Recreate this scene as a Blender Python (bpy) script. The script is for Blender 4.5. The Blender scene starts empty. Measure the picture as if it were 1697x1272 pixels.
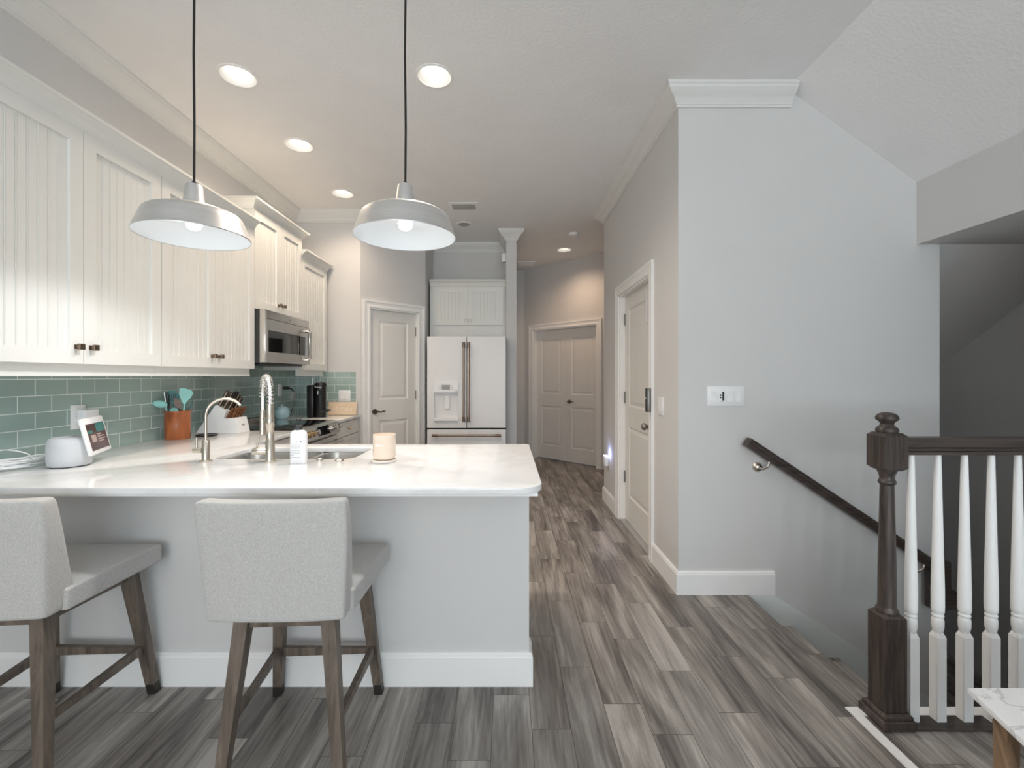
import bpy, bmesh, math, random
from mathutils import Vector, Matrix

S = bpy.context.scene
COL = S.collection
PI = math.pi
random.seed(7)

# ------------------------------------------------------------------ camera
cam_d = bpy.data.cameras.new('camera')
cam = bpy.data.objects.new('camera', cam_d)
COL.objects.link(cam)
cam.location = (0, 0, 1.32)
cam.rotation_euler = (PI / 2, 0, 0)
cam_d.sensor_width = 36.0
cam_d.lens = 36.0 * 754.0 / 1697.0
cam_d.shift_x = (848.5 - 840.0) / 1697.0
cam_d.shift_y = -(636.0 - 623.0) / 1697.0
cam_d.clip_start = 0.05
S.camera = cam

# ------------------------------------------------------------------ world, lights, exposure
S.view_settings.view_transform = 'Standard'
S.view_settings.look = 'None'
S.view_settings.gamma = 1.0
S.view_settings.use_curve_mapping = False
S.view_settings.exposure = 0.27
S.cycles.use_denoising = True
S.cycles.max_bounces = 10
S.cycles.diffuse_bounces = 6
S.cycles.sample_clamp_indirect = 8.0

world = bpy.data.worlds.new('world')
S.world = world
world.use_nodes = True
wn = world.node_tree.nodes
wl = world.node_tree.links
bg = wn['Background']
sky = wn.new('ShaderNodeTexSky')
sky.sky_type = 'HOSEK_WILKIE'
sky.sun_direction = (0.3, 0.5, 0.8)
sky.turbidity = 4.0
wl.new(sky.outputs[0], bg.inputs[0])
bg.inputs[1].default_value = 0.6

CEIL = 3.06
CH = 0.914                      # worktop height


def area_light(name, loc, rot, sx, sy, power, color):
    d = bpy.data.lights.new(name, 'AREA')
    d.shape = 'RECTANGLE'
    d.size, d.size_y = sx, sy
    d.energy = power
    d.color = color
    o = bpy.data.objects.new(name, d)
    COL.objects.link(o)
    o.location = loc
    o.rotation_euler = rot
    return o


DAY = (0.80, 0.93, 1.0)
WARM = (1.0, 0.79, 0.60)
WINDOW_W = 44.5
WIN_K = [0.85, 1.0, 1.05]
CAN_W = [14.0, 80.0, 40.0, 31.0, 31.0]
PENDANT_W = 12.5
# daylight through the three tall windows of the wall behind the camera
DAYS = [(1.0, 0.99, 0.97), (0.97, 0.99, 1.0), (0.72, 0.89, 1.0)]
WINS = [(-1.35, 1.3), (0.15, 1.3), (1.65, 1.3)]
for (wx, ww), DAY, wk in zip(WINS, DAYS, WIN_K):
    area_light('daylight', (wx, -4.42, 1.45), (PI / 2 + 0.50, 0, 0), ww, 2.1, WINDOW_W * ww * wk, DAY)


# ------------------------------------------------------------------ material helpers
def srgb(r, g, b):
    def f(c):
        c /= 255.0
        return c / 12.92 if c <= 0.04045 else ((c + 0.055) / 1.055) ** 2.4
    return (f(r), f(g), f(b), 1.0)


def mat(name, color, rough=0.5, metal=0.0, bump=0.0, bscale=40.0, var=0.04, vscale=6.0, coat=0.0,
        emit=0.0, ecolor=None, trans=0.0, ior=1.45, stretch=None, spec=None):
    m = bpy.data.materials.new(name)
    m.use_nodes = True
    nt = m.node_tree
    N, L = nt.nodes, nt.links
    p = N['Principled BSDF']
    p.inputs['Roughness'].default_value = rough
    p.inputs['Metallic'].default_value = metal
    p.inputs['Coat Weight'].default_value = coat
    p.inputs['Transmission Weight'].default_value = trans
    p.inputs['IOR'].default_value = ior
    if spec is not None:
        p.inputs['Specular IOR Level'].default_value = spec
    tc = N.new('ShaderNodeTexCoord')
    mp = N.new('ShaderNodeMapping')
    L.new(tc.outputs['Object'], mp.inputs['Vector'])
    if stretch:
        mp.inputs['Scale'].default_value = stretch
    nz = N.new('ShaderNodeTexNoise')
    nz.inputs['Scale'].default_value = vscale
    nz.inputs['Detail'].default_value = 4
    L.new(mp.outputs[0], nz.inputs['Vector'])
    rp = N.new('ShaderNodeValToRGB')
    rp.color_ramp.elements[0].position = 0.3
    rp.color_ramp.elements[1].position = 0.7
    rp.color_ramp.elements[0].color = tuple(c * (1 - var) for c in color[:3]) + (1,)
    rp.color_ramp.elements[1].color = tuple(min(1, c * (1 + var)) for c in color[:3]) + (1,)
    L.new(nz.outputs['Fac'], rp.inputs[0])
    L.new(rp.outputs[0], p.inputs['Base Color'])
    if bump > 0:
        n2 = N.new('ShaderNodeTexNoise')
        n2.inputs['Scale'].default_value = bscale
        n2.inputs['Detail'].default_value = 3
        L.new(mp.outputs[0], n2.inputs['Vector'])
        b = N.new('ShaderNodeBump')
        b.inputs['Strength'].default_value = bump
        b.inputs['Distance'].default_value = 0.004
        L.new(n2.outputs['Fac'], b.inputs['Height'])
        L.new(b.outputs[0], p.inputs['Normal'])
    if emit > 0:
        p.inputs['Emission Color'].default_value = ecolor or color
        p.inputs['Emission Strength'].default_value = emit
    return m


class NG:
    """tiny node-graph helper"""
    def __init__(self, m):
        self.t = m.node_tree
        self.N, self.L = self.t.nodes, self.t.links

    def new(self, kind, **kw):
        n = self.N.new(kind)
        for k, v in kw.items():
            setattr(n, k, v)
        return n

    def put(self, sock, v):
        if hasattr(v, 'is_linked') or isinstance(v, bpy.types.NodeSocket):
            self.L.new(v, sock)
        else:
            sock.default_value = v

    def math(self, op, a, b=0.0, c=None):
        n = self.new('ShaderNodeMath', operation=op)
        self.put(n.inputs[0], a)
        self.put(n.inputs[1], b)
        if c is not None:
            self.put(n.inputs[2], c)
        return n.outputs[0]

    def comb(self, x, y, z):
        n = self.new('ShaderNodeCombineXYZ')
        self.put(n.inputs[0], x); self.put(n.inputs[1], y); self.put(n.inputs[2], z)
        return n.outputs[0]

    def noise(self, vec, scale, detail=4, rough=0.5, dist=0.0):
        n = self.new('ShaderNodeTexNoise')
        self.L.new(vec, n.inputs['Vector'])
        n.inputs['Scale'].default_value = scale
        n.inputs['Detail'].default_value = detail
        n.inputs['Roughness'].default_value = rough
        n.inputs['Distortion'].default_value = dist
        return n.outputs['Fac']

    def ramp(self, fac, stops):
        n = self.new('ShaderNodeValToRGB')
        cr = n.color_ramp
        while len(cr.elements) < len(stops):
            cr.elements.new(0.5)
        for e, (p, c) in zip(cr.elements, stops):
            e.position = p
            e.color = c if len(c) == 4 else tuple(c) + (1,)
        self.put(n.inputs[0], fac)
        return n.outputs[0]

    def mix(self, fac, a, b, mode='MIX'):
        n = self.new('ShaderNodeMix', data_type='RGBA', blend_type=mode)
        self.put(n.inputs[0], fac)
        self.put(n.inputs[6], a)
        self.put(n.inputs[7], b)
        return n.outputs[2]


def plank_material():
    m = bpy.data.materials.new('wood_look_plank_tile')
    m.use_nodes = True
    g = NG(m)
    p = g.N['Principled BSDF']
    tc = g.new('ShaderNodeTexCoord')
    sp = g.new('ShaderNodeSeparateXYZ')
    g.L.new(tc.outputs['Object'], sp.inputs[0])
    x, y = sp.outputs[0], sp.outputs[1]
    W, LN = 0.148, 0.61
    xr = g.math('DIVIDE', g.math('ADD', x, 20.035), W)
    row = g.math('FLOOR', xr)
    fx = g.math('FRACT', xr)
    wn1 = g.new('ShaderNodeTexWhiteNoise', noise_dimensions='1D')
    g.L.new(row, wn1.inputs['W'])
    off = g.math('ADD', g.math('MULTIPLY', row, 0.37), g.math('MULTIPLY', wn1.outputs['Value'], 0.22))
    yr = g.math('ADD', g.math('DIVIDE', g.math('ADD', y, 20.0), LN), off)
    colm = g.math('FLOOR', yr)
    fy = g.math('FRACT', yr)
    wn2 = g.new('ShaderNodeTexWhiteNoise', noise_dimensions='2D')
    g.L.new(g.comb(row, colm, 0.0), wn2.inputs['Vector'])
    rnd = wn2.outputs['Value']
    # grain runs along y
    shift = g.math('MULTIPLY', rnd, 37.0)
    v = g.comb(g.math('ADD', g.math('MULTIPLY', x, 7.0), shift), g.math('MULTIPLY', y, 0.9), shift)
    n1 = g.noise(v, 1.0, 5, 0.6, 0.8)
    v2 = g.comb(g.math('ADD', g.math('MULTIPLY', x, 60.0), shift), g.math('MULTIPLY', y, 2.5), shift)
    n2 = g.noise(v2, 1.0, 4, 0.65, 0.4)
    tone = g.math('ADD', g.math('MULTIPLY', g.math('SUBTRACT', n1, 0.5), 1.05), g.math('MULTIPLY', g.math('SUBTRACT', n2, 0.5), 0.55))
    tone = g.math('ADD', tone, 0.54)
    tone = g.math('ADD', tone, g.math('MULTIPLY', g.math('SUBTRACT', rnd, 0.5), 0.11))
    c = g.ramp(tone, [(0.32, srgb(84, 79, 76)), (0.46, srgb(122, 116, 111)), (0.60, srgb(152, 146, 140)), (0.76, srgb(186, 180, 174))])
    # joints
    ex = g.math('MINIMUM', fx, g.math('SUBTRACT', 1.0, fx))
    ey = g.math('MINIMUM', fy, g.math('SUBTRACT', 1.0, fy))
    jx = g.math('LESS_THAN', ex, 0.010)
    jy = g.math('LESS_THAN', ey, 0.0026)
    j = g.math('MAXIMUM', jx, jy)
    c2 = g.mix(g.math('MULTIPLY', j, 0.75), c, srgb(70, 64, 60))
    g.L.new(c2, p.inputs['Base Color'])
    p.inputs['Roughness'].default_value = 0.42
    b = g.new('ShaderNodeBump')
    b.inputs['Strength'].default_value = 0.35
    b.inputs['Distance'].default_value = 0.002
    g.L.new(g.math('SUBTRACT', g.math('MULTIPLY', n2, 0.4), j), b.inputs['Height'])
    g.L.new(b.outputs[0], p.inputs['Normal'])
    return m


def tile_material(name, axis):
    m = bpy.data.materials.new(name)
    m.use_nodes = True
    g = NG(m)
    p = g.N['Principled BSDF']
    tc = g.new('ShaderNodeTexCoord')
    sp = g.new('ShaderNodeSeparateXYZ')
    g.L.new(tc.outputs['Object'], sp.inputs[0])
    u = sp.outputs[1] if axis == 'y' else sp.outputs[0]
    vec = g.comb(g.math('ADD', u, 20.0 * 0.156 - 0.125), g.math('SUBTRACT', sp.outputs[2], 0.049), 0.0)
    br = g.new('ShaderNodeTexBrick')
    br.offset = 0.5
    br.offset_frequency = 2
    g.L.new(vec, br.inputs['Vector'])
    br.inputs['Scale'].default_value = 1.0
    br.inputs['Brick Width'].default_value = 0.156
    br.inputs['Row Height'].default_value = 0.0785
    br.inputs['Mortar Size'].default_value = 0.0022
    br.inputs['Mortar Smooth'].default_value = 0.1
    br.inputs['Bias'].default_value = 0.0
    br.inputs['Color1'].default_value = srgb(152, 172, 166)
    br.inputs['Color2'].default_value = srgb(161, 181, 175)
    br.inputs['Mortar'].default_value = srgb(222, 230, 227)
    g.L.new(br.outputs['Color'], p.inputs['Base Color'])
    g.L.new(g.math('ADD', g.math('MULTIPLY', br.outputs['Fac'], 0.5), 0.09), p.inputs['Roughness'])
    b = g.new('ShaderNodeBump')
    b.invert = True
    b.inputs['Strength'].default_value = 0.4
    b.inputs['Distance'].default_value = 0.002
    g.L.new(br.outputs['Fac'], b.inputs['Height'])
    g.L.new(b.outputs[0], p.inputs['Normal'])
    return m


def stone_material(name, base, vein, scale, amount, rough, thin=22.0):
    m = bpy.data.materials.new(name)
    m.use_nodes = True
    g = NG(m)
    p = g.N['Principled BSDF']
    tc = g.new('ShaderNodeTexCoord')
    n1 = g.noise(tc.outputs['Object'], scale, 6, 0.6, 1.6)
    ridge = g.math('ABSOLUTE', g.math('SUBTRACT', n1, 0.5))
    n2 = g.noise(tc.outputs['Object'], scale * 0.6, 3, 0.5, 0.3)
    k = g.math('MULTIPLY', g.math('SUBTRACT', 1.0, g.math('MINIMUM', g.math('MULTIPLY', ridge, thin), 1.0)), g.math('MULTIPLY', n2, amount))
    g.L.new(g.mix(k, base, vein), p.inputs['Base Color'])
    p.inputs['Roughness'].default_value = rough
    return m


def wood_material(name, dark, light, rough, stretch, scale=1.0):
    m = bpy.data.materials.new(name)
    m.use_nodes = True
    g = NG(m)
    p = g.N['Principled BSDF']
    tc = g.new('ShaderNodeTexCoord')
    mp = g.new('ShaderNodeMapping')
    mp.inputs['Scale'].default_value = stretch
    g.L.new(tc.outputs['Object'], mp.inputs['Vector'])
    n1 = g.noise(mp.outputs[0], scale, 6, 0.6, 1.2)
    g.L.new(g.ramp(n1, [(0.3, dark), (0.7, light)]), p.inputs['Base Color'])
    p.inputs['Roughness'].default_value = rough
    b = g.new('ShaderNodeBump')
    b.inputs['Strength'].default_value = 0.15
    b.inputs['Distance'].default_value = 0.001
    g.L.new(n1, b.inputs['Height'])
    g.L.new(b.outputs[0], p.inputs['Normal'])
    return m


def fabric_material(name, a, b_):
    m = bpy.data.materials.new(name)
    m.use_nodes = True
    g = NG(m)
    p = g.N['Principled BSDF']
    tc = g.new('ShaderNodeTexCoord')
    mp = g.new('ShaderNodeMapping')
    mp.inputs['Scale'].default_value = (1.0, 1.0, 0.35)
    g.L.new(tc.outputs['Object'], mp.inputs['Vector'])
    n1 = g.noise(mp.outputs[0], 420.0, 3, 0.75)
    n2 = g.noise(tc.outputs['Object'], 900.0, 2, 0.7)
    f = g.math('ADD', g.math('MULTIPLY', n1, 0.6), g.math('MULTIPLY', n2, 0.4))
    g.L.new(g.ramp(f, [(0.36, a), (0.62, b_)]), p.inputs['Base Color'])
    p.inputs['Roughness'].default_value = 0.95
    p.inputs['Sheen Weight'].default_value = 0.2
    b = g.new('ShaderNodeBump')
    b.inputs['Strength'].default_value = 0.4
    b.inputs['Distance'].default_value = 0.001
    g.L.new(f, b.inputs['Height'])
    g.L.new(b.outputs[0], p.inputs['Normal'])
    return m


M = {}
M['wall'] = mat('wall_paint', srgb(212, 211, 210), 0.85, bump=0.12, bscale=120, var=0.012, vscale=3)
M['ceiling'] = mat('ceiling_knockdown', srgb(238, 238, 238), 0.92, bump=0.55, bscale=55, var=0.015, vscale=4)
M['trim'] = mat('white_trim_paint', srgb(240, 240, 239), 0.38, var=0.01)
M['crown'] = mat('crown_paint_shaded', srgb(224, 224, 222), 0.5, var=0.01)  # same white trim paint, with the crown's shading put into a darker colour
M['door'] = mat('white_door_paint', srgb(228, 226, 222), 0.42, var=0.012)
M['cab'] = mat('white_cabinet_paint', srgb(231, 231, 227), 0.34, var=0.012)
M['drawer'] = mat('base_cabinet_paint', srgb(226, 224, 219), 0.36, var=0.012)
M['floor'] = plank_material()
M['tile_y'] = tile_material('sage_glass_tile', 'y')
M['tile_x'] = tile_material('sage_glass_tile_far', 'x')
M['quartz'] = stone_material('white_quartz', srgb(236, 236, 236), srgb(208, 209, 210), 2.2, 0.5, 0.13)
M['marble'] = stone_material('white_marble', srgb(240, 242, 244), srgb(150, 148, 156), 1.5, 1.3, 0.16, 48.0)
M['steel'] = mat('stainless_steel', srgb(196, 194, 190), 0.28, 1.0, var=0.05, vscale=3, stretch=(1, 1, 40))
M['nickel'] = mat('brushed_nickel', srgb(200, 192, 180), 0.3, 1.0, var=0.04)
M['chrome'] = mat('polished_chrome', srgb(222, 220, 216), 0.12, 1.0, var=0.02)
M['alu'] = mat('brushed_aluminium', srgb(230, 230, 229), 0.42, 1.0, var=0.05, vscale=2, stretch=(1, 1, 60))
M['bronze'] = mat('brushed_bronze', srgb(150, 134, 122), 0.34, 1.0, var=0.06)
M['steelpale'] = mat('pale_steel_tang', srgb(214, 204, 190), 0.3, 0.5, var=0.04)
M['hinge'] = mat('satin_grey_hinge', srgb(140, 138, 134), 0.4, 0.8, var=0.05)
M['darkbronze'] = mat('dark_bronze', srgb(128, 112, 98), 0.35, 1.0, var=0.06)
M['brass'] = mat('pale_brass', srgb(206, 180, 140), 0.25, 1.0, var=0.05)
M['black'] = mat('black_plastic', srgb(28, 28, 30), 0.35, var=0.1)
M['blackglass'] = mat('black_glass', srgb(16, 17, 18), 0.05, var=0.1, coat=0.5)
M['darkgap'] = mat('dark_grey_plastic', srgb(52, 52, 52), 0.5, var=0.05)
M['white'] = mat('white_plastic', srgb(232, 233, 234), 0.35, var=0.01)
M['fridge'] = mat('matte_white_enamel', srgb(226, 226, 227), 0.4, var=0.01)
M['greyscreen'] = mat('grey_display', srgb(138, 138, 142), 0.25, var=0.03)
M['darkwood'] = wood_material('dark_stained_oak', srgb(34, 29, 28), srgb(82, 71, 65), 0.4, (55, 55, 3.0))
M['darkrail'] = wood_material('dark_stained_oak_rail', srgb(34, 29, 28), srgb(82, 71, 65), 0.4, (3.0, 55, 55))
M['stoolwood'] = wood_material('grey_brown_wood', srgb(78, 68, 60), srgb(126, 113, 101), 0.5, (30, 30, 3))
M['footcap'] = mat('dark_rubber_cap', srgb(46, 42, 38), 0.5, var=0.05)
M['tablewood'] = wood_material('natural_oak', srgb(120, 96, 74), srgb(166, 138, 110), 0.5, (20, 20, 3))
M['fabric'] = fabric_material('light_grey_linen', srgb(168, 166, 163), srgb(206, 204, 201))
M['crock'] = wood_material('acacia_wood', srgb(122, 62, 32), srgb(186, 108, 58), 0.3, (14, 14, 2.2))
M['teal'] = mat('mint_silicone', srgb(146, 206, 200), 0.4, var=0.04)
M['tealdark'] = mat('deep_teal_silicone', srgb(74, 128, 128), 0.45, var=0.06)
M['brown'] = mat('taupe_silicone', srgb(126, 106, 96), 0.45, var=0.05)
M['knifewood'] = mat('dark_walnut_handle', srgb(66, 50, 40), 0.4, var=0.1)
M['steakwood'] = mat('copper_tone_handle', srgb(146, 98, 66), 0.35, 0.3, var=0.1)
M['blue'] = mat('pale_blue_glaze', srgb(176, 206, 213), 0.15, var=0.05, coat=0.4)
M['board'] = wood_material('pale_birch', srgb(216, 190, 160), srgb(236, 216, 190), 0.55, (3, 3, 30))
M['boardink'] = mat('whitewash_lettering', srgb(240, 232, 222), 0.6, var=0.02)
M['peach'] = mat('peach_glass', srgb(232, 214, 196), 0.12, var=0.06, vscale=14, coat=0.4)
M['palestone'] = mat('pale_cream_ceramic', srgb(228, 220, 208), 0.4, var=0.03)
M['pewter'] = mat('dark_pewter', srgb(118, 114, 106), 0.35, 1.0, var=0.05)
M['wax'] = mat('cream_wax', srgb(238, 214, 190), 0.5, var=0.03)
M['ink'] = mat('grey_print', srgb(168, 172, 178), 0.6, var=0.05)
M['inkblue'] = mat('blue_print', srgb(140, 160, 184), 0.6, var=0.05)
M['screen'] = mat('dark_plum_screen', srgb(84, 62, 62), 0.12, var=0.12, vscale=18)
M['screenteal'] = mat('teal_screen_art', srgb(74, 128, 124), 0.12, var=0.12, vscale=30)
M['screenpale'] = mat('pale_screen_art', srgb(178, 158, 150), 0.12, var=0.08, vscale=30)
M['greycloth'] = mat('grey_speaker_mesh', srgb(206, 208, 211), 0.8, bump=0.3, bscale=400, var=0.03)
M['shadein'] = mat('white_enamel_inside', srgb(240, 244, 246), 0.4, var=0.01)
M['bulb'] = mat('frosted_lit_bulb', srgb(255, 252, 246), 0.3, emit=6.5, ecolor=(0.98, 0.985, 1.0, 1), var=0.0)
M['canlens'] = mat('lit_warm_lens', srgb(255, 250, 240), 0.4, emit=3.5, ecolor=(1.0, 0.92, 0.8, 1), var=0.0)
M['nightlens'] = mat('lit_blue_lens', srgb(220, 225, 255), 0.4, emit=4.0, ecolor=(0.66, 0.72, 1.0, 1), var=0.0)
M['cord'] = mat('black_cord', srgb(30, 28, 28), 0.6, var=0.05)
M['clear'] = mat('clear_glass', (0.97, 0.99, 0.99, 1), 0.02, trans=1.0, ior=1.45, var=0.0)
M['vent'] = mat('grey_vent_metal', srgb(168, 168, 168), 0.5, var=0.03)
M['skirt'] = mat('stair_skirt_paint', srgb(224, 228, 226), 0.4, var=0.01)


# ------------------------------------------------------------------ mesh helpers
def frame(loc=(0, 0, 0), rz=0.0):
    return Matrix.Translation(loc) @ Matrix.Rotation(rz, 4, 'Z')


XF = {}          # world matrix of every parentable object


def finish(o, xf, parent):
    COL.objects.link(o)
    if parent is not None:
        o.parent = parent
    XF[o.name] = xf


def obj(name, bm, material, parent=None, smooth=0.0, local=True, mods=None):
    """link bm as ONE mesh object; vertices are in the parent's own frame (or the world when there is no parent)"""
    bmesh.ops.remove_doubles(bm, verts=bm.verts, dist=1e-6)
    bmesh.ops.recalc_face_normals(bm, faces=bm.faces)
    me = bpy.data.meshes.new(name)
    if smooth:
        for f in bm.faces:
            f.smooth = True
        for e in bm.edges:
            if len(e.link_faces) == 2:
                if e.calc_face_angle(0) > math.radians(smooth):
                    e.smooth = False
    bm.to_mesh(me)
    bm.free()
    me.materials.append(material)
    o = bpy.data.objects.new(name, me)
    pm = XF[parent.name] if parent is not None else Matrix()
    if parent is not None and not local:
        me.transform(pm.inverted())
    finish(o, pm, parent)
    return o


def tag(o, label, cat, group=None):
    o['label'] = label
    o['category'] = cat
    if group:
        o['group'] = group
    return o


def thing(name, label, cat, loc=(0, 0, 0), rz=0.0, group=None):
    o = bpy.data.objects.new(name, None)
    o.empty_display_size = 0.1
    o.location = loc
    o.rotation_euler = (0, 0, rz)
    finish(o, frame(loc, rz), None)
    return tag(o, label, cat, group)


def struct_empty(name, loc=(0, 0, 0), rz=0.0):
    o = bpy.data.objects.new(name, None)
    o.location = loc
    o.rotation_euler = (0, 0, rz)
    finish(o, frame(loc, rz), None)
    o['kind'] = 'structure'
    return o


def struct(name, bm, material, xf=None, smooth=0.0):
    if xf is not None:
        bm.transform(xf)
    o = obj(name, bm, material, None, smooth)
    o['kind'] = 'structure'
    return o


def copy_tree(o, parent=None):
    c = o.copy()
    COL.objects.link(c)
    c.parent = parent
    XF[c.name] = XF.get(o.name, Matrix())
    for ch in list(o.children):
        copy_tree(ch, c)
    return c


def NB():
    return bmesh.new()


def box(bm, x0, x1, y0, y1, z0, z1, bev=0.0, seg=2):
    r = bmesh.ops.create_cube(bm, size=1.0)
    vs = r['verts']
    for v in vs:
        v.co = Vector(((x0 + x1) / 2 + v.co.x * (x1 - x0), (y0 + y1) / 2 + v.co.y * (y1 - y0), (z0 + z1) / 2 + v.co.z * (z1 - z0)))
    if bev > 0:
        es = list({e for v in vs for e in v.link_edges})
        r = bmesh.ops.bevel(bm, geom=es, offset=bev, segments=seg, profile=0.5, affect='EDGES', clamp_overlap=True)
        vs = list({v for f in r['faces'] for v in f.verts} | {v for v in vs if v.is_valid})
    return vs


def bar(bm, a, b, w0, w1=None, d0=None, d1=None, up=(0, 0, 1)):
    """square bar from a to b, width w0 at a, w1 at b"""
    a, b = Vector(a), Vector(b)
    w1 = w0 if w1 is None else w1
    d0 = w0 if d0 is None else d0
    d1 = w1 if d1 is None else d1
    t = (b - a).normalized()
    upv = Vector(up)
    if abs(t.dot(upv)) > 0.98:
        upv = Vector((0, 1, 0))
    s = t.cross(upv).normalized()
    n = s.cross(t).normalized()
    vs = []
    for c, w, d in ((a, w0, d0), (b, w1, d1)):
        for sx, sy in ((-1, -1), (1, -1), (1, 1), (-1, 1)):
            vs.append(bm.verts.new(c + s * (sx * w / 2) + n * (sy * d / 2)))
    bm.faces.new(vs[3::-1])
    bm.faces.new(vs[4:8])
    for i in range(4):
        j = (i + 1) % 4
        bm.faces.new((vs[i], vs[j], vs[4 + j], vs[4 + i]))
    return vs


def leg_bar(bm, a, b, wa, wb):
    """leg with horizontal cut ends: square sections in the xy plane"""
    vs = []
    for c, w in ((a, wa), (b, wb)):
        for sx, sy in ((-1, -1), (1, -1), (1, 1), (-1, 1)):
            vs.append(bm.verts.new((c[0] + sx * w / 2, c[1] + sy * w / 2, c[2])))
    bm.faces.new(vs[0:4]); bm.faces.new(vs[4:8])
    for i in range(4):
        j = (i + 1) % 4
        bm.faces.new((vs[i], vs[j], vs[4 + j], vs[4 + i]))


def lathe(bm, prof, c=(0, 0, 0), seg=32, axis='z', closed=False, cap0=True):
    """prof = [(r, h)...] revolved round an axis through c"""
    c = Vector(c)
    rings = []
    for r, h in prof:
        if r < 1e-6:
            q = {'z': (0, 0, h), 'x': (h, 0, 0), 'y': (0, h, 0)}[axis]
            rings.append([bm.verts.new(c + Vector(q))])
            continue
        ring = []
        for i in range(seg):
            a = 2 * PI * i / seg
            u, v = r * math.cos(a), r * math.sin(a)
            q = {'z': (u, v, h), 'x': (h, u, v), 'y': (u, h, v)}[axis]
            ring.append(bm.verts.new(c + Vector(q)))
        rings.append(ring)
    pairs = list(zip(rings, rings[1:]))
    if closed:
        pairs.append((rings[-1], rings[0]))
    for A, B in pairs:
        if len(A) == 1 and len(B) == 1:
            continue
        for i in range(seg):
            j = (i + 1) % seg
            if len(A) == 1:
                bm.faces.new((A[0], B[i], B[j]))
            elif len(B) == 1:
                bm.faces.new((A[i], A[j], B[0]))
            else:
                bm.faces.new((A[i], A[j], B[j], B[i]))
    if not closed:
        for R in ((rings[0], rings[-1]) if cap0 else (rings[-1],)):
            if len(R) > 1:
                bm.faces.new(R)


def tube(bm, pts, r, seg=10, cap=True):
    pts = [Vector(p) for p in pts]
    n = len(pts)
    rr = r if isinstance(r, (list, tuple)) else [r] * n
    t0 = (pts[1] - pts[0]).normalized()
    ref = Vector((0, 0, 1)) if abs(t0.z) < 0.9 else Vector((1, 0, 0))
    s = t0.cross(ref).normalized()
    rings = []
    for i, p in enumerate(pts):
        t = (pts[min(i + 1, n - 1)] - pts[max(i - 1, 0)]).normalized()
        s = (s - t * s.dot(t)).normalized()
        b = t.cross(s)
        rings.append([bm.verts.new(p + (s * math.cos(2 * PI * k / seg) + b * math.sin(2 * PI * k / seg)) * rr[i]) for k in range(seg)])
    for A, B in zip(rings, rings[1:]):
        for k in range(seg):
            j = (k + 1) % seg
            bm.faces.new((A[k], A[j], B[j], B[k]))
    if cap:
        bm.faces.new(rings[0]); bm.faces.new(rings[-1])


def loft(bm, rings, cap0=True, cap1=True):
    R = [[bm.verts.new(p) for p in r] for r in rings]
    n = len(R[0])
    for A, B in zip(R, R[1:]):
        for i in range(n):
            j = (i + 1) % n
            bm.faces.new((A[i], A[j], B[j], B[i]))
    if cap0:
        bm.faces.new(R[0])
    if cap1:
        bm.faces.new(R[-1])


def rrect(x0, x1, y0, y1, r, n=6):
    pts = []
    for cx, cy, a0 in ((x1 - r, y1 - r, 0), (x0 + r, y1 - r, 90), (x0 + r, y0 + r, 180), (x1 - r, y0 + r, 270)):
        for k in range(n + 1):
            a = math.radians(a0 + 90.0 * k / n)
            pts.append((cx + r * math.cos(a), cy + r * math.sin(a)))
    return pts


def prism(bm, poly, h0, h1, ax='z'):
    """extrude a 2D polygon; ax = extrusion axis (z: poly is xy, y: poly is xz, x: poly is yz)"""
    def q(u, v, h):
        return {'z': (u, v, h), 'y': (u, h, v), 'x': (h, u, v)}[ax]
    A = [bm.verts.new(q(u, v, h0)) for u, v in poly]
    B = [bm.verts.new(q(u, v, h1)) for u, v in poly]
    n = len(poly)
    bm.faces.new(A); bm.faces.new(B)
    for i in range(n):
        j = (i + 1) % n
        bm.faces.new((A[i], A[j], B[j], B[i]))


def sweep(bm, path, prof, q, side=1, closed=False):
    """sweep a profile [(d, h)] along a 2D path with mitred corners; d goes to the left (side=1) or right; q(u, v, h) -> xyz"""
    n = len(path)
    rings = []
    for i in range(n):
        dirs = []
        if i > 0 or closed:
            a, b = path[i - 1], path[i]
            dirs.append(Vector((b[0] - a[0], b[1] - a[1])).normalized())
        if i < n - 1 or closed:
            a, b = path[i], path[(i + 1) % n]
            dirs.append(Vector((b[0] - a[0], b[1] - a[1])).normalized())
        ns = [Vector((-d.y, d.x)) * side for d in dirs]
        if len(ns) == 2:
            m = (ns[0] + ns[1])
            m = m / max(1e-6, (1 + ns[0].dot(ns[1])))
        else:
            m = ns[0]
        rings.append([bm.verts.new(q(path[i][0] + m.x * d, path[i][1] + m.y * d, h)) for d, h in prof])
    k = len(prof)
    pairs = list(zip(rings, rings[1:]))
    if closed:
        pairs.append((rings[-1], rings[0]))
    for A, B in pairs:
        for i in range(k):
            j = (i + 1) % k
            bm.faces.new((A[i], A[j], B[j], B[i]))
    if not closed:
        bm.faces.new(rings[0]); bm.faces.new(rings[-1])


XYZ = lambda u, v, h: (u, v, h)


def cells(bm, xs, ys, holes, emit):
    """emit(x0,x1,y0,y1) for every cell of the grid xs*ys outside the holes (x0,x1,y0,y1)"""
    xs = sorted(set(xs + [v for h in holes for v in h[:2]]))
    ys = sorted(set(ys + [v for h in holes for v in h[2:]]))
    for a, b in zip(xs, xs[1:]):
        for c, d in zip(ys, ys[1:]):
            mx, my = (a + b) / 2, (c + d) / 2
            if any(h[0] < mx < h[1] and h[2] < my < h[3] for h in holes):
                continue
            emit(a, b, c, d)


def wall_local(bm, x0, x1, z0, z1, th, openings=()):
    """wall in its own frame: face at y=0 looking to -y, thickness to +y"""
    cells(bm, [x0, x1], [z0, z1], list(openings), lambda a, b, c, d: box(bm, a, b, 0, th, c, d))


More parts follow.
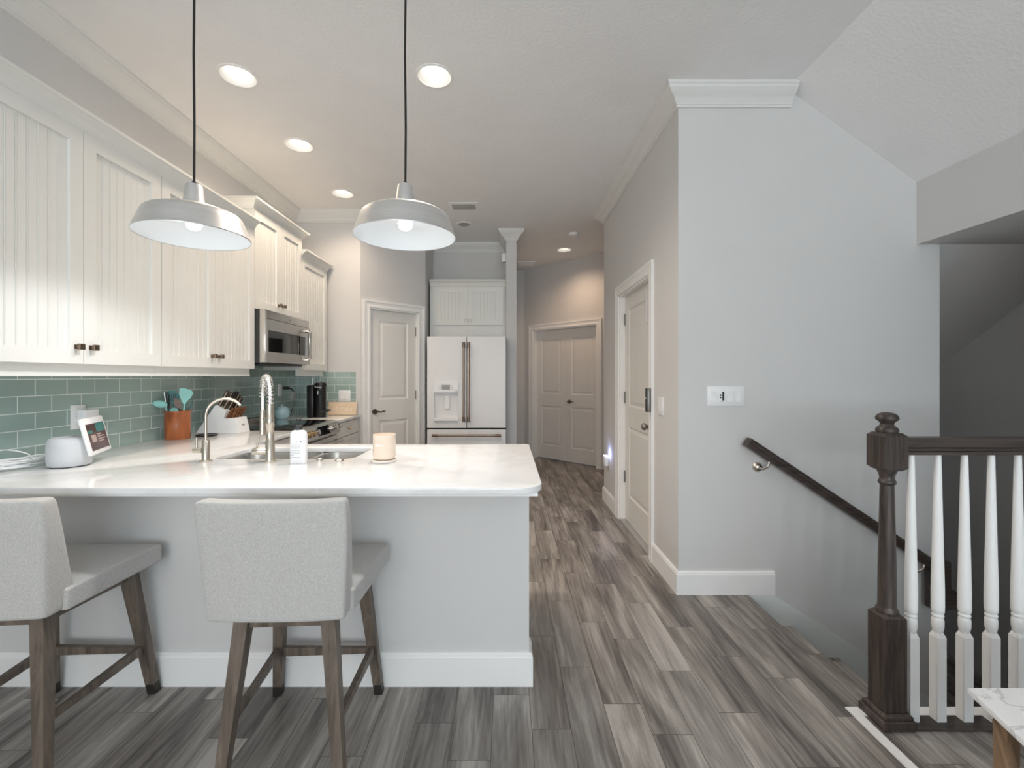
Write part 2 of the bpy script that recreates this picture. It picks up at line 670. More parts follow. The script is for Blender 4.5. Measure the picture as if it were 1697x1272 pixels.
def slab(name, outer, holes, z0, z1, material, parent, bev=0.003):
    """flat slab with holes and a softened edge"""
    cu = bpy.data.curves.new('tmp', 'CURVE')
    cu.dimensions = '2D'
    cu.fill_mode = 'BOTH'
    cu.extrude = (z1 - z0) / 2 - bev
    cu.bevel_depth = bev
    cu.bevel_resolution = 2
    cu.offset = -bev
    for pts in [outer] + list(holes):
        s = cu.splines.new('POLY')
        s.points.add(len(pts) - 1)
        for p, (x, y) in zip(s.points, pts):
            p.co = (x, y, 0, 1)
        s.use_cyclic_u = True
    tmp = bpy.data.objects.new('tmp', cu)
    COL.objects.link(tmp)
    dg = bpy.context.evaluated_depsgraph_get()
    me = bpy.data.meshes.new_from_object(tmp.evaluated_get(dg))
    bpy.data.objects.remove(tmp)
    bm = NB()
    bm.from_mesh(me)
    bpy.data.meshes.remove(me)
    for v in bm.verts:
        v.co.z += (z0 + z1) / 2
    return obj(name, bm, material, parent, smooth=50, local=True)


def panel_rings(bm, x0, x1, z0, z1, steps, y=0.0):
    """moulded panel: steps = [(inset, depth)], depth goes to +y"""
    rings = []
    for ins, dep in steps:
        rings.append([(x0 + ins, y + dep, z0 + ins), (x1 - ins, y + dep, z0 + ins), (x1 - ins, y + dep, z1 - ins), (x0 + ins, y + dep, z1 - ins)])
    loft(bm, rings, False, True)


def door_leaf(bm, x0, x1, z0, z1, th, panels, steps=((0, 0), (0.012, 0.009), (0.026, 0.009), (0.05, 0.002))):
    holes = [(p[0], p[1], p[2], p[3]) for p in panels]
    cells(bm, [x0, x1], [z0, z1], holes, lambda a, b, c, d: box(bm, a, b, 0, th, c, d))
    for p in panels:
        panel_rings(bm, p[0], p[1], p[2], p[3], steps)


def beadboard_door(bm, x0, x1, z0, z1, y0, th=0.02, fr=0.062, pitch=0.042):
    """shaker door with beadboard panel; front at y0 facing -y"""
    e = 0.0015
    x0 += e; x1 -= e; z0 += e; z1 -= e
    for a in ((x0, x0 + fr, z0, z1), (x1 - fr, x1, z0, z1), (x0 + fr, x1 - fr, z0, z0 + fr), (x0 + fr, x1 - fr, z1 - fr, z1)):
        box(bm, a[0], a[1], y0, y0 + th, a[2], a[3])
    px0, px1 = x0 + fr, x1 - fr
    n = max(2, round((px1 - px0) / pitch))
    pw = (px1 - px0) / n
    prof = [(px0, 0.011)]
    for i in range(1, n):
        c = px0 + i * pw
        prof += [(c - 0.0045, 0.011), (c - 0.003, 0.0132), (c - 0.0012, 0.0132), (c, 0.0098), (c + 0.002, 0.0098), (c + 0.0032, 0.0125), (c + 0.0045, 0.011)]
    prof.append((px1, 0.011))
    za, zb = z0 + fr - 0.001, z1 - fr + 0.001
    A = [bm.verts.new((x, y0 + d, za)) for x, d in prof]
    B = [bm.verts.new((x, y0 + d, zb)) for x, d in prof]
    for i in range(len(prof) - 1):
        bm.faces.new((A[i], A[i + 1], B[i + 1], B[i]))


def text_mesh(s, size, depth):
    cu = bpy.data.curves.new('tmp', 'FONT')
    cu.body = s
    cu.size = size
    cu.extrude = depth
    cu.align_x = 'CENTER'
    cu.align_y = 'CENTER'
    tmp = bpy.data.objects.new('tmp', cu)
    COL.objects.link(tmp)
    dg = bpy.context.evaluated_depsgraph_get()
    me = bpy.data.meshes.new_from_object(tmp.evaluated_get(dg))
    bpy.data.objects.remove(tmp)
    bm = NB()
    bm.from_mesh(me)
    bpy.data.meshes.remove(me)
    return bm


# ------------------------------------------------------------------ room dimensions
XL = -2.24                                 # left wall
YB = 4.83                                  # far kitchen wall
XH, YS = 1.04, 2.76                        # hall door wall, wall of the stair
XE = 2.625                                 # end of the stair wall
XR = 3.59                                  # far stair wall
YR = -4.5                                  # rear wall
R45 = PI / 4

# floor: landing cut-out for the stair
bm = NB()
for a in ((XL - 0.1, 1.40, YR, 7.7), (1.40, XR, YR, 1.80), (1.40, 2.5, YS + 0.01, 7.7), (1.40, 1.455, 1.80, YS + 0.01)):
    box(bm, a[0], a[1], a[2], a[3], -0.06, 0.0)
struct('floor', bm, M['floor'])

# ceiling with round cut-outs for the recessed lights
CANS = [(-1.56, 2.64), (-0.42, 2.64), (-1.565, 3.43), (-1.565, 4.34), (0.79, 6.27)]
hs = 0.13
holes = [(x - hs, x + hs, y - hs, y + hs) for x, y in CANS]
bm = NB()
def cface(a, b, c, d):
    bm.faces.new([bm.verts.new(p) for p in ((a, c, CEIL), (a, d, CEIL), (b, d, CEIL), (b, c, CEIL))])
cells(bm, [XL - 0.1, 1.70], [YR - 0.1, 7.7], holes, cface)
cells(bm, [1.70, 3.0], [YS + 0.05, 7.7], [], cface)
for x, y in CANS:
    ang = [2 * PI * k / 32 for k in range(32)]
    ins = [bm.verts.new((x + 0.096 * math.cos(a), y + 0.096 * math.sin(a), CEIL)) for a in ang]
    outs = []
    for a in ang:
        k = hs / max(abs(math.cos(a)), abs(math.sin(a)))
        outs.append(bm.verts.new((x + k * math.cos(a), y + k * math.sin(a), CEIL)))
    for i in range(32):
        j = (i + 1) % 32
        bm.faces.new((ins[i], ins[j], outs[j], outs[i]))
struct('ceiling', bm, M['ceiling'])
# sloping ceiling over the stair, dropped beam and soffit
bm = NB()
prism(bm, [(1.70, CEIL), (2.485, 2.497), (2.485, 2.53), (1.70, CEIL + 0.06)], YR, YS + 0.02, 'y')
struct('ceiling_slope', bm, M['ceiling'])
bm = NB()
box(bm, 2.485, XR + 0.1, YR, YS, 2.118, 2.50)
struct('wall_beam', bm, M['wall'])
bm = NB()
prism(bm, [(YS - 0.002, 2.118), (YS + 3.0, 2.118 - 3.0 * 0.7055), (YS + 3.0, 2.40 - 3.0 * 0.7055), (YS - 0.002, 2.40)], XE - 0.05, XR + 0.05, 'x')
struct('ceiling_stair', bm, M['wall'])

# walls
TH = 0.11
bm = NB(); box(bm, XL - TH, XL, YR, YB + TH, 0, CEIL + 0.02)
struct('wall_left', bm, M['wall'])
bm = NB(); box(bm, XL - TH, -1.557, YB, YB + TH, 0, CEIL + 0.02)
struct('wall_back', bm, M['wall'])
bm = NB(); wall_local(bm, 0, 0.830, 0, CEIL + 0.02, TH, [(0.113, 0.728, 0, 2.06)])
struct('wall_pantry', bm, M['wall'], frame((-1.557, YB, 0), R45))
bm = NB(); box(bm, -0.970 - TH, -0.970, 5.417, 6.0, 0, CEIL + 0.02); box(bm, -0.970 - TH, 0.115, 6.0, 6.0 + TH, 0, CEIL + 0.02)
struct('wall_fridge_recess', bm, M['wall'])
bm = NB(); box(bm, -0.010, 0.115, 5.45, 7.5, 0, CEIL + 0.02)
struct('wall_stub', bm, M['wall'])
bm = NB(); box(bm, -0.010, 0.40, 7.5, 7.5 + TH, 0, CEIL + 0.02)
struct('wall_hall_end', bm, M['wall'])
bm = NB(); wall_local(bm, 0, 3.2, 0, CEIL + 0.02, TH, [(0.193, 1.413, 0, 2.06)])
struct('wall_hall_diagonal', bm, M['wall'], frame((0.288, 7.5, 0), -R45))
bm = NB(); wall_local(bm, 0, 4.87 - YS - TH, 0, CEIL + 0.02, TH, [(0.661, 1.570, 0, 2.06)])
struct('wall_right', bm, M['wall'], frame((XH, 4.87, 0), -PI / 2))
bm = NB(); box(bm, XH + TH, 2.7, 4.87 - TH, 4.87, 0, CEIL + 0.02)
struct('wall_hall_side', bm, M['wall'])
bm = NB()
prism(bm, [(XH, 0), (XH, CEIL + 0.02), (1.74, CEIL + 0.02), (2.5, 2.52), (XE, 2.40), (XE, -2.7), (1.3, -2.7), (1.3, 0)], YS, YS + TH, 'y')
struct('wall_stair', bm, M['wall'])
bm = NB(); box(bm, XR, XR + TH, YR, YS + 3.2, -2.7, 2.3)
struct('wall_stair_far', bm, M['wall'])
bm = NB(); box(bm, XE - TH, XE, YS + TH, YS + 3.2, -2.7, 2.3); box(bm, XE, XR, YS + 2.4, YS + 2.5, -2.7, 1.0)
struct('wall_stair_lower', bm, M['wall'])
bm = NB(); box(bm, 1.40, XR, 1.70, 1.80, -2.7, -0.06)
struct('wall_stair_near', bm, M['wall'])
bm = NB(); box(bm, 2.60, 2.70, YR, 1.70, 0, 2.13)
struct('wall_living_right', bm, M['wall'])
bm = NB()
cells(bm, [XL - TH, XR + TH], [0, CEIL + 0.02], [(x - w / 2, x + w / 2, 0.4, 2.5) for x, w in WINS], lambda a, b, c, d: box(bm, a, b, YR - TH, YR, c, d))
struct('wall_rear', bm, M['wall'])
for i, (x, w) in enumerate(WINS):
    bm = NB()
    sweep(bm, [(x - w / 2, 0.4), (x + w / 2, 0.4), (x + w / 2, 2.5), (x - w / 2, 2.5)], [(0, -0.015), (0, 0.02), (-0.07, 0.02), (-0.07, -0.015)],
          lambda u, v, h: (u, YR + h, v), 1, True)
    box(bm, x - 0.02, x + 0.02, YR - 0.06, YR - 0.03, 0.4, 2.5)
    o = struct('window_%d' % (i + 1), bm, M['trim'])

# half wall that carries the bar
bm = NB(); box(bm, XL, 0.095, 1.95, 2.06, 0, 0.873)
struct('wall_peninsula', bm, M['wall'])

# crown moulding
CR = [(0, 0), (0.092, 0), (0.092, -0.016), (0.086, -0.020), (0.080, -0.034), (0.062, -0.052), (0.040, -0.070), (0.024, -0.090), (0.021, -0.094), (0.021, -0.102), (0.014, -0.106), (0.014, -0.116), (0, -0.116)]
CRZ = [(d, CEIL + h) for d, h in CR]
bm = NB()
sweep(bm, [(XL, YR), (XL, YB), (-1.557, YB), (-0.970, 5.417), (-0.970, 6.0), (-0.010, 6.0), (-0.010, 5.45), (0.115, 5.45), (0.115, 5.60)], CRZ, XYZ, -1)
struct('trim_1', bm, M['crown'])
bm = NB()
sweep(bm, [(1.72, YS), (XH, YS), (XH, 4.87), (XH + 0.1, 4.87)], CRZ, XYZ, 1)
struct('trim_2', bm, M['crown'])

# baseboards
BB = [(0, 0), (0.016, 0), (0.016, 0.122), (0.013, 0.127), (0.013, 0.133), (0.007, 0.141), (0, 0.141)]
bm = NB(); sweep(bm, [(XL, 1.95), (0.095, 1.95), (0.095, 2.06)], BB, XYZ, -1)
struct('baseboard_peninsula', bm, M['trim'])
bm = NB(); sweep(bm, [(1.62, YS), (XH, YS), (XH, 3.215)], BB, XYZ, 1)
struct('baseboard_right', bm, M['trim'])
bm = NB(); sweep(bm, [(XH, 4.295), (XH, 4.87), (2.6, 4.87)], BB, XYZ, 1)
struct('baseboard_hall', bm, M['trim'])
bm = NB(); sweep(bm, [(-0.010, 5.45), (0.115, 5.45), (0.115, 7.5), (0.288, 7.5), (0.36, 7.428)], BB, XYZ, -1)
struct('baseboard_stub', bm, M['trim'])
# stair skirt board
bm = NB()
sk = 0.672
prism(bm, [(1.43, 0.0), (1.62, 0.0), (XE, -sk * (XE - 1.62)), (XE, -sk * (XE - 1.62) - 0.55), (1.43, -0.30)], YS - 0.014, YS, 'y')
struct('baseboard_stair', bm, M['skirt'])

# stair flight (treads in the same plank tile)
bm = NB()
nose = [(1.455, 0.0), (1.70, -0.188), (1.975, -0.376), (2.25, -0.564), (2.52, -0.752)]
for (xa, za), (xb, zb) in zip(nose, nose[1:] + [(XR, -0.94)]):
    box(bm, xa - 0.002, xb + 0.02, 1.80, YS - 0.0145, zb - 0.04, zb)
    box(bm, xa - 0.02, xa, 1.80, YS - 0.0145, zb - 0.04, za - 0.002)
box(bm, 2.52, XR, YS - 0.0145, YS + 1.0, -1.0, -0.94)
struct('floor_stair', bm, M['floor'])
# white landing kerb round the post
bm = NB()
box(bm, 1.345, 1.381, 0.9, 1.765, 0.0, 0.006)
box(bm, 1.345, XR, 1.765, 1.81, 0.0, 0.006)
struct('trim_3', bm, M['trim'])

# ------------------------------------------------------------------ doors
CAS = [(0, 0), (0, 0.012), (0.008, 0.015), (0.022, 0.015), (0.030, 0.012), (0.055, 0.015), (0.064, 0.020), (0.086, 0.020), (0.086, 0)]


def casing(name, x0, x1, top, xf):
    bm = NB()
    sweep(bm, [(x0, 0), (x0, top), (x1, top), (x1, 0)], CAS, lambda u, v, h: (u, -h, v), 1)
    # jamb lining
    for a in ((x0 - 0.001, x0 + 0.014, 0, top), (x1 - 0.014, x1 + 0.001, 0, top), (x0, x1, top - 0.014, top + 0.001)):
        box(bm, a[0], a[1], -0.002, 0.125, a[2], a[3])
    return struct(name, bm, M['trim'], xf)


def lever(parent, x, z, direction, y=0.0):
    bm = NB()
    lathe(bm, [(0.001, -0.012), (0.026, -0.012), (0.031, -0.006), (0.031, 0.0)], (x, y, z), 24, 'y')
    lathe(bm, [(0.010, -0.045), (0.010, -0.010)], (x, y, z), 14, 'y')
    d = direction
    tube(bm, [(x - d * 0.008, y - 0.045, z), (x + d * 0.02, y - 0.047, z + 0.002), (x + d * 0.05, y - 0.047, z - 0.004), (x + d * 0.08, y - 0.045, z + 0.004), (x + d * 0.105, y - 0.043, z + 0.003)],
         [0.011, 0.010, 0.008, 0.008, 0.006], 10)
    return obj('door_handle', bm, M['pewter'], parent, smooth=40)


def hinge(parent, x, z, y=0.0):
    bm = NB()
    box(bm, x - 0.010, x + 0.010, y - 0.003, y + 0.002, z - 0.05, z + 0.05)
    lathe(bm, [(0.006, -0.052), (0.006, 0.052)], (x, y - 0.006, z), 10)
    return obj('hinge', bm, M['hinge'], parent, smooth=40)


# pantry door in the diagonal wall
casing('trim_4', 0.113, 0.728, 2.06, frame((-1.557, YB, 0), R45))
d1 = struct_empty('door_1', Matrix.Translation((-1.557, YB, 0)) @ Matrix.Rotation(R45, 4, 'Z') @ Vector((0, 0.03, 0)), R45)
bm = NB()
door_leaf(bm, 0.129, 0.712, 0.012, 2.044, 0.035, [(0.235, 0.606, 1.06, 1.935), (0.235, 0.606, 0.22, 0.83)])
obj('leaf', bm, M['door'], d1)
lever(d1, 0.185, 0.93, 1)
for z in (1.84, 1.10, 0.30):
    hinge(d1, 0.716, z)

# hall door
casing('trim_5', 0.661, 1.570, 2.06, frame((XH, 4.87, 0), -PI / 2))
d2 = struct_empty('door_2', (XH + 0.05, 4.87, 0), -PI / 2)
bm = NB()
door_leaf(bm, 0.677, 1.554, 0.012, 2.044, 0.04, [(0.80, 1.43, 1.05, 1.92), (0.80, 1.43, 0.24, 0.87)])
obj('leaf', bm, M['door'], d2)
bm = NB()
lathe(bm, [(0.001, -0.062), (0.018, -0.062), (0.027, -0.052), (0.028, -0.040), (0.020, -0.028), (0.012, -0.022), (0.012, -0.010), (0.032, -0.008), (0.033, 0.0)], (1.405, 0, 0.935), 24, 'y')
obj('door_knob', bm, M['hinge'], d2, smooth=40)
for z in (1.84, 1.125, 0.40):
    hinge(d2, 0.683, z)
bm = NB()
box(bm, 1.335, 1.357, -0.012, 0, 1.735, 1.985, 0.003)
ds = obj('door_sensor', bm, M['white'], d2)
ds['label'] = 'slim white upright contact strip near the top'
bm = NB(); box(bm, 0.661, 1.570, 0.0, 0.11, 0.0, 0.008)
struct('trim_6', bm, M['vent'], frame((XH, 4.87, 0), -PI / 2))

# double doors of the hall diagonal
HD = frame((0.288, 7.5, 0), -R45)
casing('trim_7', 0.193, 1.413, 2.06, HD)
loc = HD @ Vector((0, 0.085, 0))
d3 = struct_empty('door_3', loc, -R45)
bm = NB()
door_leaf(bm, 0.207, 0.8015, 0.012, 2.044, 0.035, [(0.30, 0.70, 1.04, 1.90), (0.30, 0.70, 0.22, 0.85)])
obj('leaf', bm, M['door'], d3)
d4 = struct_empty('door_4', loc, -R45)
bm = NB()
door_leaf(bm, 0.8045, 1.399, 0.012, 2.044, 0.035, [(0.90, 1.30, 1.04, 1.90), (0.90, 1.30, 0.22, 0.85)])
obj('leaf', bm, M['door'], d4)
lever(d4, 0.86, 0.93, 1)

# ------------------------------------------------------------------ backsplash
bm = NB(); box(bm, XL, XL + 0.008, 0.9, YB, CH, 1.45)
o = struct('wall_tile_left', bm, M['tile_y'])
bm = NB(); box(bm, XL + 0.008, -1.604, YB - 0.008, YB, CH, 1.365)
o = struct('wall_tile_back', bm, M['tile_x'])

# ------------------------------------------------------------------ upper cabinets (left wall); own frame: x -> world y, front at -y -> world +x
YC = -0.34
YF = -0.36


def square_knob(parent, x, z, y, big=1.0):
    bm = NB()
    b = 0.013 * big
    box(bm, x - b, x + b, y - 0.030, y - 0.018, z - b, z + b, 0.002)
    box(bm, x - 0.006, x + 0.006, y - 0.019, y + 0.001, z - 0.006, z + 0.006)
    box(bm, x - 0.010, x + 0.010, y - 0.004, y + 0.001, z - 0.010, z + 0.010)
    return obj('knob', bm, M['darkbronze'], parent)


def cornice_prof(z0, h, out):
    return [(0, z0), (0.014, z0), (0.016, z0 + 0.14 * h), (0.020, z0 + 0.2 * h), (out * 0.5, z0 + 0.52 * h), (out * 0.86, z0 + 0.80 * h), (out, z0 + 0.82 * h), (out, z0 + h), (0, z0 + h)]


def upper(label, y0, y1, z0, z1, ndoors, knob_side, ch, returns=(False, False), group='white upper cabinets along the left wall', rail=True, rail_x1=None):
    w = y1 - y0
    t = thing('upper_cabinet', label, 'cabinet', (XL + 0.001, y0, 0), PI / 2, group)
    zt = z1
    bm = NB()
    box(bm, 0, w, YC, 0, z0, zt)
    obj('body', bm, M['cab'], t)
    dw = w / ndoors
    for i in range(ndoors):
        bm = NB()
        beadboard_door(bm, i * dw, (i + 1) * dw, z0, zt - 0.012, YF)
        d = obj('door', bm, M['cab'], t)
        kx = (i + 1) * dw - 0.035 if (knob_side[i] == 'r') else i * dw + 0.035
        square_knob(d, kx, z0 + 0.075, YF)
    bm = NB()
    path = [(-0.0005, YC - 0.004), (w + 0.0015, YC - 0.004)]
    if returns[0]:
        path = [(0, 0)] + path
    if returns[1]:
        path = path + [(w, 0)]
    sweep(bm, path, cornice_prof(zt - 0.012, ch, 0.065), XYZ, -1)
    box(bm, 0, w, YC, 0, zt + ch - 0.02, zt + ch - 0.012)
    obj('cornice', bm, M['cab'], t)
    if rail:
        bm = NB()
        box(bm, 0, w, YC + 0.02, YC + 0.04, 1.32, z0)
        box(bm, 0, w, YC + 0.015, YC + 0.02, 1.32, 1.335)
        obj('light_rail', bm, M['cab'], t)
    return t


upper('white two-door beadboard wall cabinet nearest the camera, over the smart display', 1.565, 2.475, 1.373, 2.417, 2, 'rl', 0.074)
upper('white two-door beadboard wall cabinet left of the microwave, over the knife block', 2.477, 3.389, 1.373, 2.417, 2, 'rl', 0.074)
upper('raised white two-door wall cabinet directly above the microwave', 3.391, 4.169, 1.826, 2.580, 2, 'rl', 0.070, (True, True), rail=False)
upper('narrow white single-door wall cabinet above the black coffee machine', 4.171, 4.745, 1.377, 2.422, 1, 'l', 0.074, (False, True))

# microwave
t = thing('microwave', 'stainless over-the-range microwave with dark window under the raised cabinet', 'microwave', (XL + 0.009, 3.395, 1.42), PI / 2)
W, H = 0.770, 0.404
bm = NB(); box(bm, 0, W, -0.385, 0, 0.0, H); obj('body', bm, M['darkgap'], t)
bm = NB()
box(bm, 0.002, W - 0.002, -0.42, -0.386, 0.338, H - 0.002, 0.004)
obj('vent_panel', bm, M['steel'], t, smooth=40)
bm = NB()
dz0, dz1 = 0.004, 0.334
cells(bm, [0.002, W - 0.002], [dz0, dz1], [(0.05, 0.70, 0.085, 0.250)], lambda a, b, c, d: box(bm, a, b, -0.425, -0.386, c, d))
dr = obj('door', bm, M['steel'], t)
bm = NB(); box(bm, 0.051, 0.699, -0.420, -0.392, 0.086, 0.249)
obj('window', bm, M['blackglass'], dr)
bm = NB()
tube(bm, [(0.66, -0.424, 0.298), (0.66, -0.458, 0.298), (0.675, -0.470, 0.285), (0.675, -0.470, 0.055), (0.66, -0.458, 0.042), (0.66, -0.424, 0.042)], 0.012, 10)
obj('handle', bm, M['chrome'], dr, smooth=50)
bm = NB(); box(bm, -0.001, 0.016, -0.430, -0.387, 0.002, H - 0.001, 0.003); obj('edge_trim', bm, M['chrome'], t, smooth=40)
bm = NB()
lathe(bm, [(0.001, -0.003), (0.013, -0.003), (0.013, 0.0)], (0.40, -0.4205, 0.366), 20, 'y')
bd = obj('badge', bm, M['chrome'], t)
bm = NB(); box(bm, 0.396, 0.404, -0.4245, -0.4235, 0.358, 0.374); obj('badge_mark', bm, M['black'], bd)
bm = NB(); box(bm, 0.03, W - 0.03, -0.37, -0.05, -0.012, 0.0); obj('vent_grille', bm, M['black'], t)

# ------------------------------------------------------------------ lower cabinets
def base_unit(label, x0, x1, y_back, rz, drawers, loc):
    t = thing('base_cabinet', label, 'cabinet', loc, rz, 'painted base cabinets along the left wall')
    w, dp = x1, y_back
    bm = NB()
    box(bm, 0, w, -dp, 0, 0.10, 0.885)
    box(bm, 0.0, w, -dp + 0.07, 0, 0.0, 0.10)
    obj('body', bm, M['drawer'], t)
    zs = drawers
    for a, b in zip(zs, zs[1:]):
        bm = NB()
        door_leaf(bm, 0.006, w - 0.006, a + 0.004, b - 0.004, 0.02, [(0.05, w - 0.05, a + 0.05, b - 0.05)] if b - a > 0.2 else [], ((0, 0), (0.004, 0.006), (0.02, 0.006)))
        bm.transform(Matrix.Translation((0, -dp - 0.02, 0)))
        d = obj('drawer', bm, M['drawer'], t)
        bm = NB()
        lathe(bm, [(0.001, -0.030), (0.012, -0.028), (0.016, -0.020), (0.012, -0.012), (0.006, -0.008), (0.006, 0.0)], (w / 2, -dp - 0.02, (a + b) / 2), 18, 'y')
        obj('knob', bm, M['brass'], d, smooth=40)
    return t


base_unit('painted drawer cabinet between the sink corner and the range', 0, 0.648, 0.65, PI / 2, [0.11, 0.40, 0.70, 0.88], (XL + 0.001, 2.735, 0))
base_unit('painted drawer cabinet with brass knobs between range and far wall', 0, 0.66, 0.65, PI / 2, [0.11, 0.42, 0.735, 0.88], (XL + 0.001, 4.16, 0))

# cabinet run behind the half wall (open-topped carcass round the sink)
t = thing('peninsula_cabinet', 'grey-white cabinet run behind the bar half wall, under the sink', 'cabinet', (-1.57, 2.06, 0))
bm = NB()
for a in ((0, 0.02, 0.001, 0.62), (1.645, 1.665, 0.001, 0.62), (0.02, 1.645, 0.001, 0.02), (0.02, 1.645, 0.60, 0.62)):
    box(bm, a[0], a[1], a[2], a[3], 0.0, 0.885)
box(bm, 0.02, 1.645, 0.02, 0.60, 0.1, 0.12)
obj('body', bm, M['wall'], t)
for i in range(4):
    bm = NB()
    beadboard_door(bm, 0.0, 0.40, 0.11, 0.87, 0.0)
    bm.transform(Matrix.Translation((0.02 + 0.405 * (i + 1), 0.64, 0)) @ Matrix.Rotation(PI, 4, 'Z'))
    d = obj('door', bm, M['cab'], t)

# ------------------------------------------------------------------ worktops
def arc(cx, cy, r, a0, a1, n=10):
    return [(cx + r * math.cos(math.radians(a0 + (a1 - a0) * k / n)), cy + r * math.sin(math.radians(a0 + (a1 - a0) * k / n))) for k in range(n + 1)]


t = thing('worktop', 'white quartz bar worktop with rounded corner, running from left wall to range', 'worktop', (0, 0, 0))
Y0, Y1, X1 = 1.655, 2.733, 0.133
outer = [(XL + 0.009, Y0)] + arc(X1 - 0.09, Y0 + 0.09, 0.09, -90, 0) + arc(X1 - 0.02, Y1 - 0.02, 0.02, 0, 90, 4) + [(-1.545, Y1), (-1.545, 3.386), (XL + 0.009, 3.386)]
hole = rrect(-1.455, -0.757, 2.234, 2.583, 0.06)
slab('slab', outer, [hole], 0.889, CH, M['quartz'], t)
bm = NB()
box(bm, XL + 0.002, 0.115, 1.69, 2.06, 0.8735, 0.8885)
sb = obj('support_board', bm, M['trim'], t)
t = thing('worktop', 'short white quartz worktop between the range and far wall', 'worktop', (0, 0, 0))
slab('slab', [(XL + 0.009, 4.155), (-1.545, 4.155), (-1.545, YB - 0.009), (XL + 0.009, YB - 0.009)], [], 0.889, CH, M['quartz'], t)

# sink
t = thing('kitchen_sink', 'stainless double-bowl undermount sink set into the bar worktop', 'sink', (-1.1, 2.41, 0.62))
def bowl(x0, x1, y0, y1):
    bm = NB()
    R = []
    for ins, z, r in ((-0.012, 0.888, 0.075), (0.0, 0.887, 0.065), (0.004, 0.87, 0.065), (0.012, 0.73, 0.06), (0.03, 0.705, 0.05), (0.07, 0.70, 0.03)):
        R.append([(x, y, z) for x, y in rrect(x0 + ins, x1 - ins, y0 + ins, y1 - ins, r)])
    loft(bm, R, False, True)
    b = obj('bowl', bm, M['steel'], t, smooth=60, local=False)
    bm = NB()
    lathe(bm, [(0.001, 0.0), (0.030, 0.001), (0.042, 0.004), (0.044, 0.0)], ((x0 + x1) / 2, (y0 + y1) / 2, 0.701), 24)
    obj('drain', bm, M['chrome'], b, smooth=40, local=False)
bowl(-1.462, -1.035, 2.226, 2.592)
bowl(-1.015, -0.750, 2.226, 2.592)

# range
t = thing('range', 'stainless slide-in range with black glass cooktop and front knobs', 'range', (XL + 0.009, 3.392, 0), PI / 2)
W = 0.758
bm = NB(); box(bm, 0, W, -0.66, 0, 0.0, 0.902); obj('body', bm, M['steel'], t)
bm = NB(); box(bm, -0.004, W + 0.004, -0.655, -0.075, 0.914, 0.924, 0.003); obj('cooktop', bm, M['blackglass'], t, smooth=40)
bm = NB(); box(bm, 0, W, -0.074, -0.002, 0.903, 0.958, 0.004)
bgd = obj('rear_vent', bm, M['steel'], t)
bm = NB()
for i in range(14):
    box(bm, 0.03 + i * 0.051, 0.065 + i * 0.051, -0.056, -0.024, 0.9585, 0.9605)
obj('vent_slots', bm, M['black'], bgd)
bm = NB()
prism(bm, [(-0.66, 0.805), (-0.70, 0.805), (-0.715, 0.82), (-0.690, 0.912), (-0.655, 0.922), (-0.655, 0.805)], 0.0, W, 'x')
cp = obj('control_panel', bm, M['steel'], t)
bm = NB()
pn = Vector((0, -0.965, 0.262))
def cp_pt(x, s, out):
    a = Vector((x, -0.715, 0.82)).lerp(Vector((x, -0.690, 0.912)), s)
    return a + pn * out
A = [cp_pt(x, s, o) for o in (0.0, 0.003) for x, s in ((0.29, 0.12), (0.52, 0.12), (0.52, 0.9), (0.29, 0.9))]
vs = [bm.verts.new(p) for p in A]
bm.faces.new(vs[:4]); bm.faces.new(vs[4:])
for i in range(4):
    bm.faces.new((vs[i], vs[(i + 1) % 4], vs[4 + (i + 1) % 4], vs[4 + i]))
obj('display', bm, M['blackglass'], cp)
for kx in (0.07, 0.145, 0.22, 0.60, 0.69):
    bm = NB()
    c = cp_pt(kx, 0.5, 0.0)
    tube(bm, [c, c + pn * 0.012, c + pn * 0.0125, c + pn * 0.045, c + pn * 0.047], [0.027, 0.027, 0.022, 0.020, 0.016], 20)
    obj('knob', bm, M['brass'] if kx in (0.07, 0.145) else M['chrome'], t, smooth=40)
bm = NB(); box(bm, 0.004, W - 0.004, -0.69, -0.661, 0.22, 0.79, 0.004)
od = obj('oven_door', bm, M['steel'], t, smooth=40)
bm = NB(); box(bm, 0.12, W - 0.12, -0.693, -0.689, 0.33, 0.62); obj('window', bm, M['blackglass'], od)
bm = NB()
tube(bm, [(0.05, -0.745, 0.745), (W - 0.05, -0.745, 0.745)], 0.014, 14)
for x in (0.07, W - 0.07):
    tube(bm, [(x, -0.69, 0.745), (x, -0.745, 0.745)], 0.010, 10)
obj('handle', bm, M['steel'], od, smooth=50)
bm = NB(); box(bm, 0.004, W - 0.004, -0.69, -0.661, 0.06, 0.21, 0.004); obj('warming_drawer', bm, M['steel'], t, smooth=40)

# ------------------------------------------------------------------ fridge and its cabinet
t = thing('refrigerator', 'white french-door refrigerator with bronze bar handles and water dispenser', 'refrigerator', (-0.457, 5.15, 0))
hw = 0.452
bm = NB(); box(bm, -hw, hw - 0.001, 0.045, 0.82, 0.03, 1.760); obj('body', bm, M['darkgap'], t)  # dark edge left showing past the doors stands in for the shadowed side gaps
DX = (-hw + 0.085, -hw + 0.355)            # dispenser opening on the left door
bm = NB()
cells(bm, [-hw + 0.006, -0.003], [0.735, 1.770], [(DX[0], DX[1], 0.845, 1.13)], lambda a, b, c, d: box(bm, a, b, 0.0, 0.0445, c, d))
box(bm, DX[0], DX[1], 0.040, 0.0445, 0.845, 1.13)
fd = obj('door', bm, M['fridge'], t)
bm = NB(); box(bm, DX[0] - 0.004, DX[1] + 0.006, -0.016, 0.0, 1.135, 1.255, 0.004)
dp = obj('dispenser_panel', bm, M['white'], fd)
bm = NB(); box(bm, DX[0] + 0.090, DX[0] + 0.182, -0.018, -0.0155, 1.168, 1.222)
obj('dispenser_display', bm, M['greyscreen'], fd)
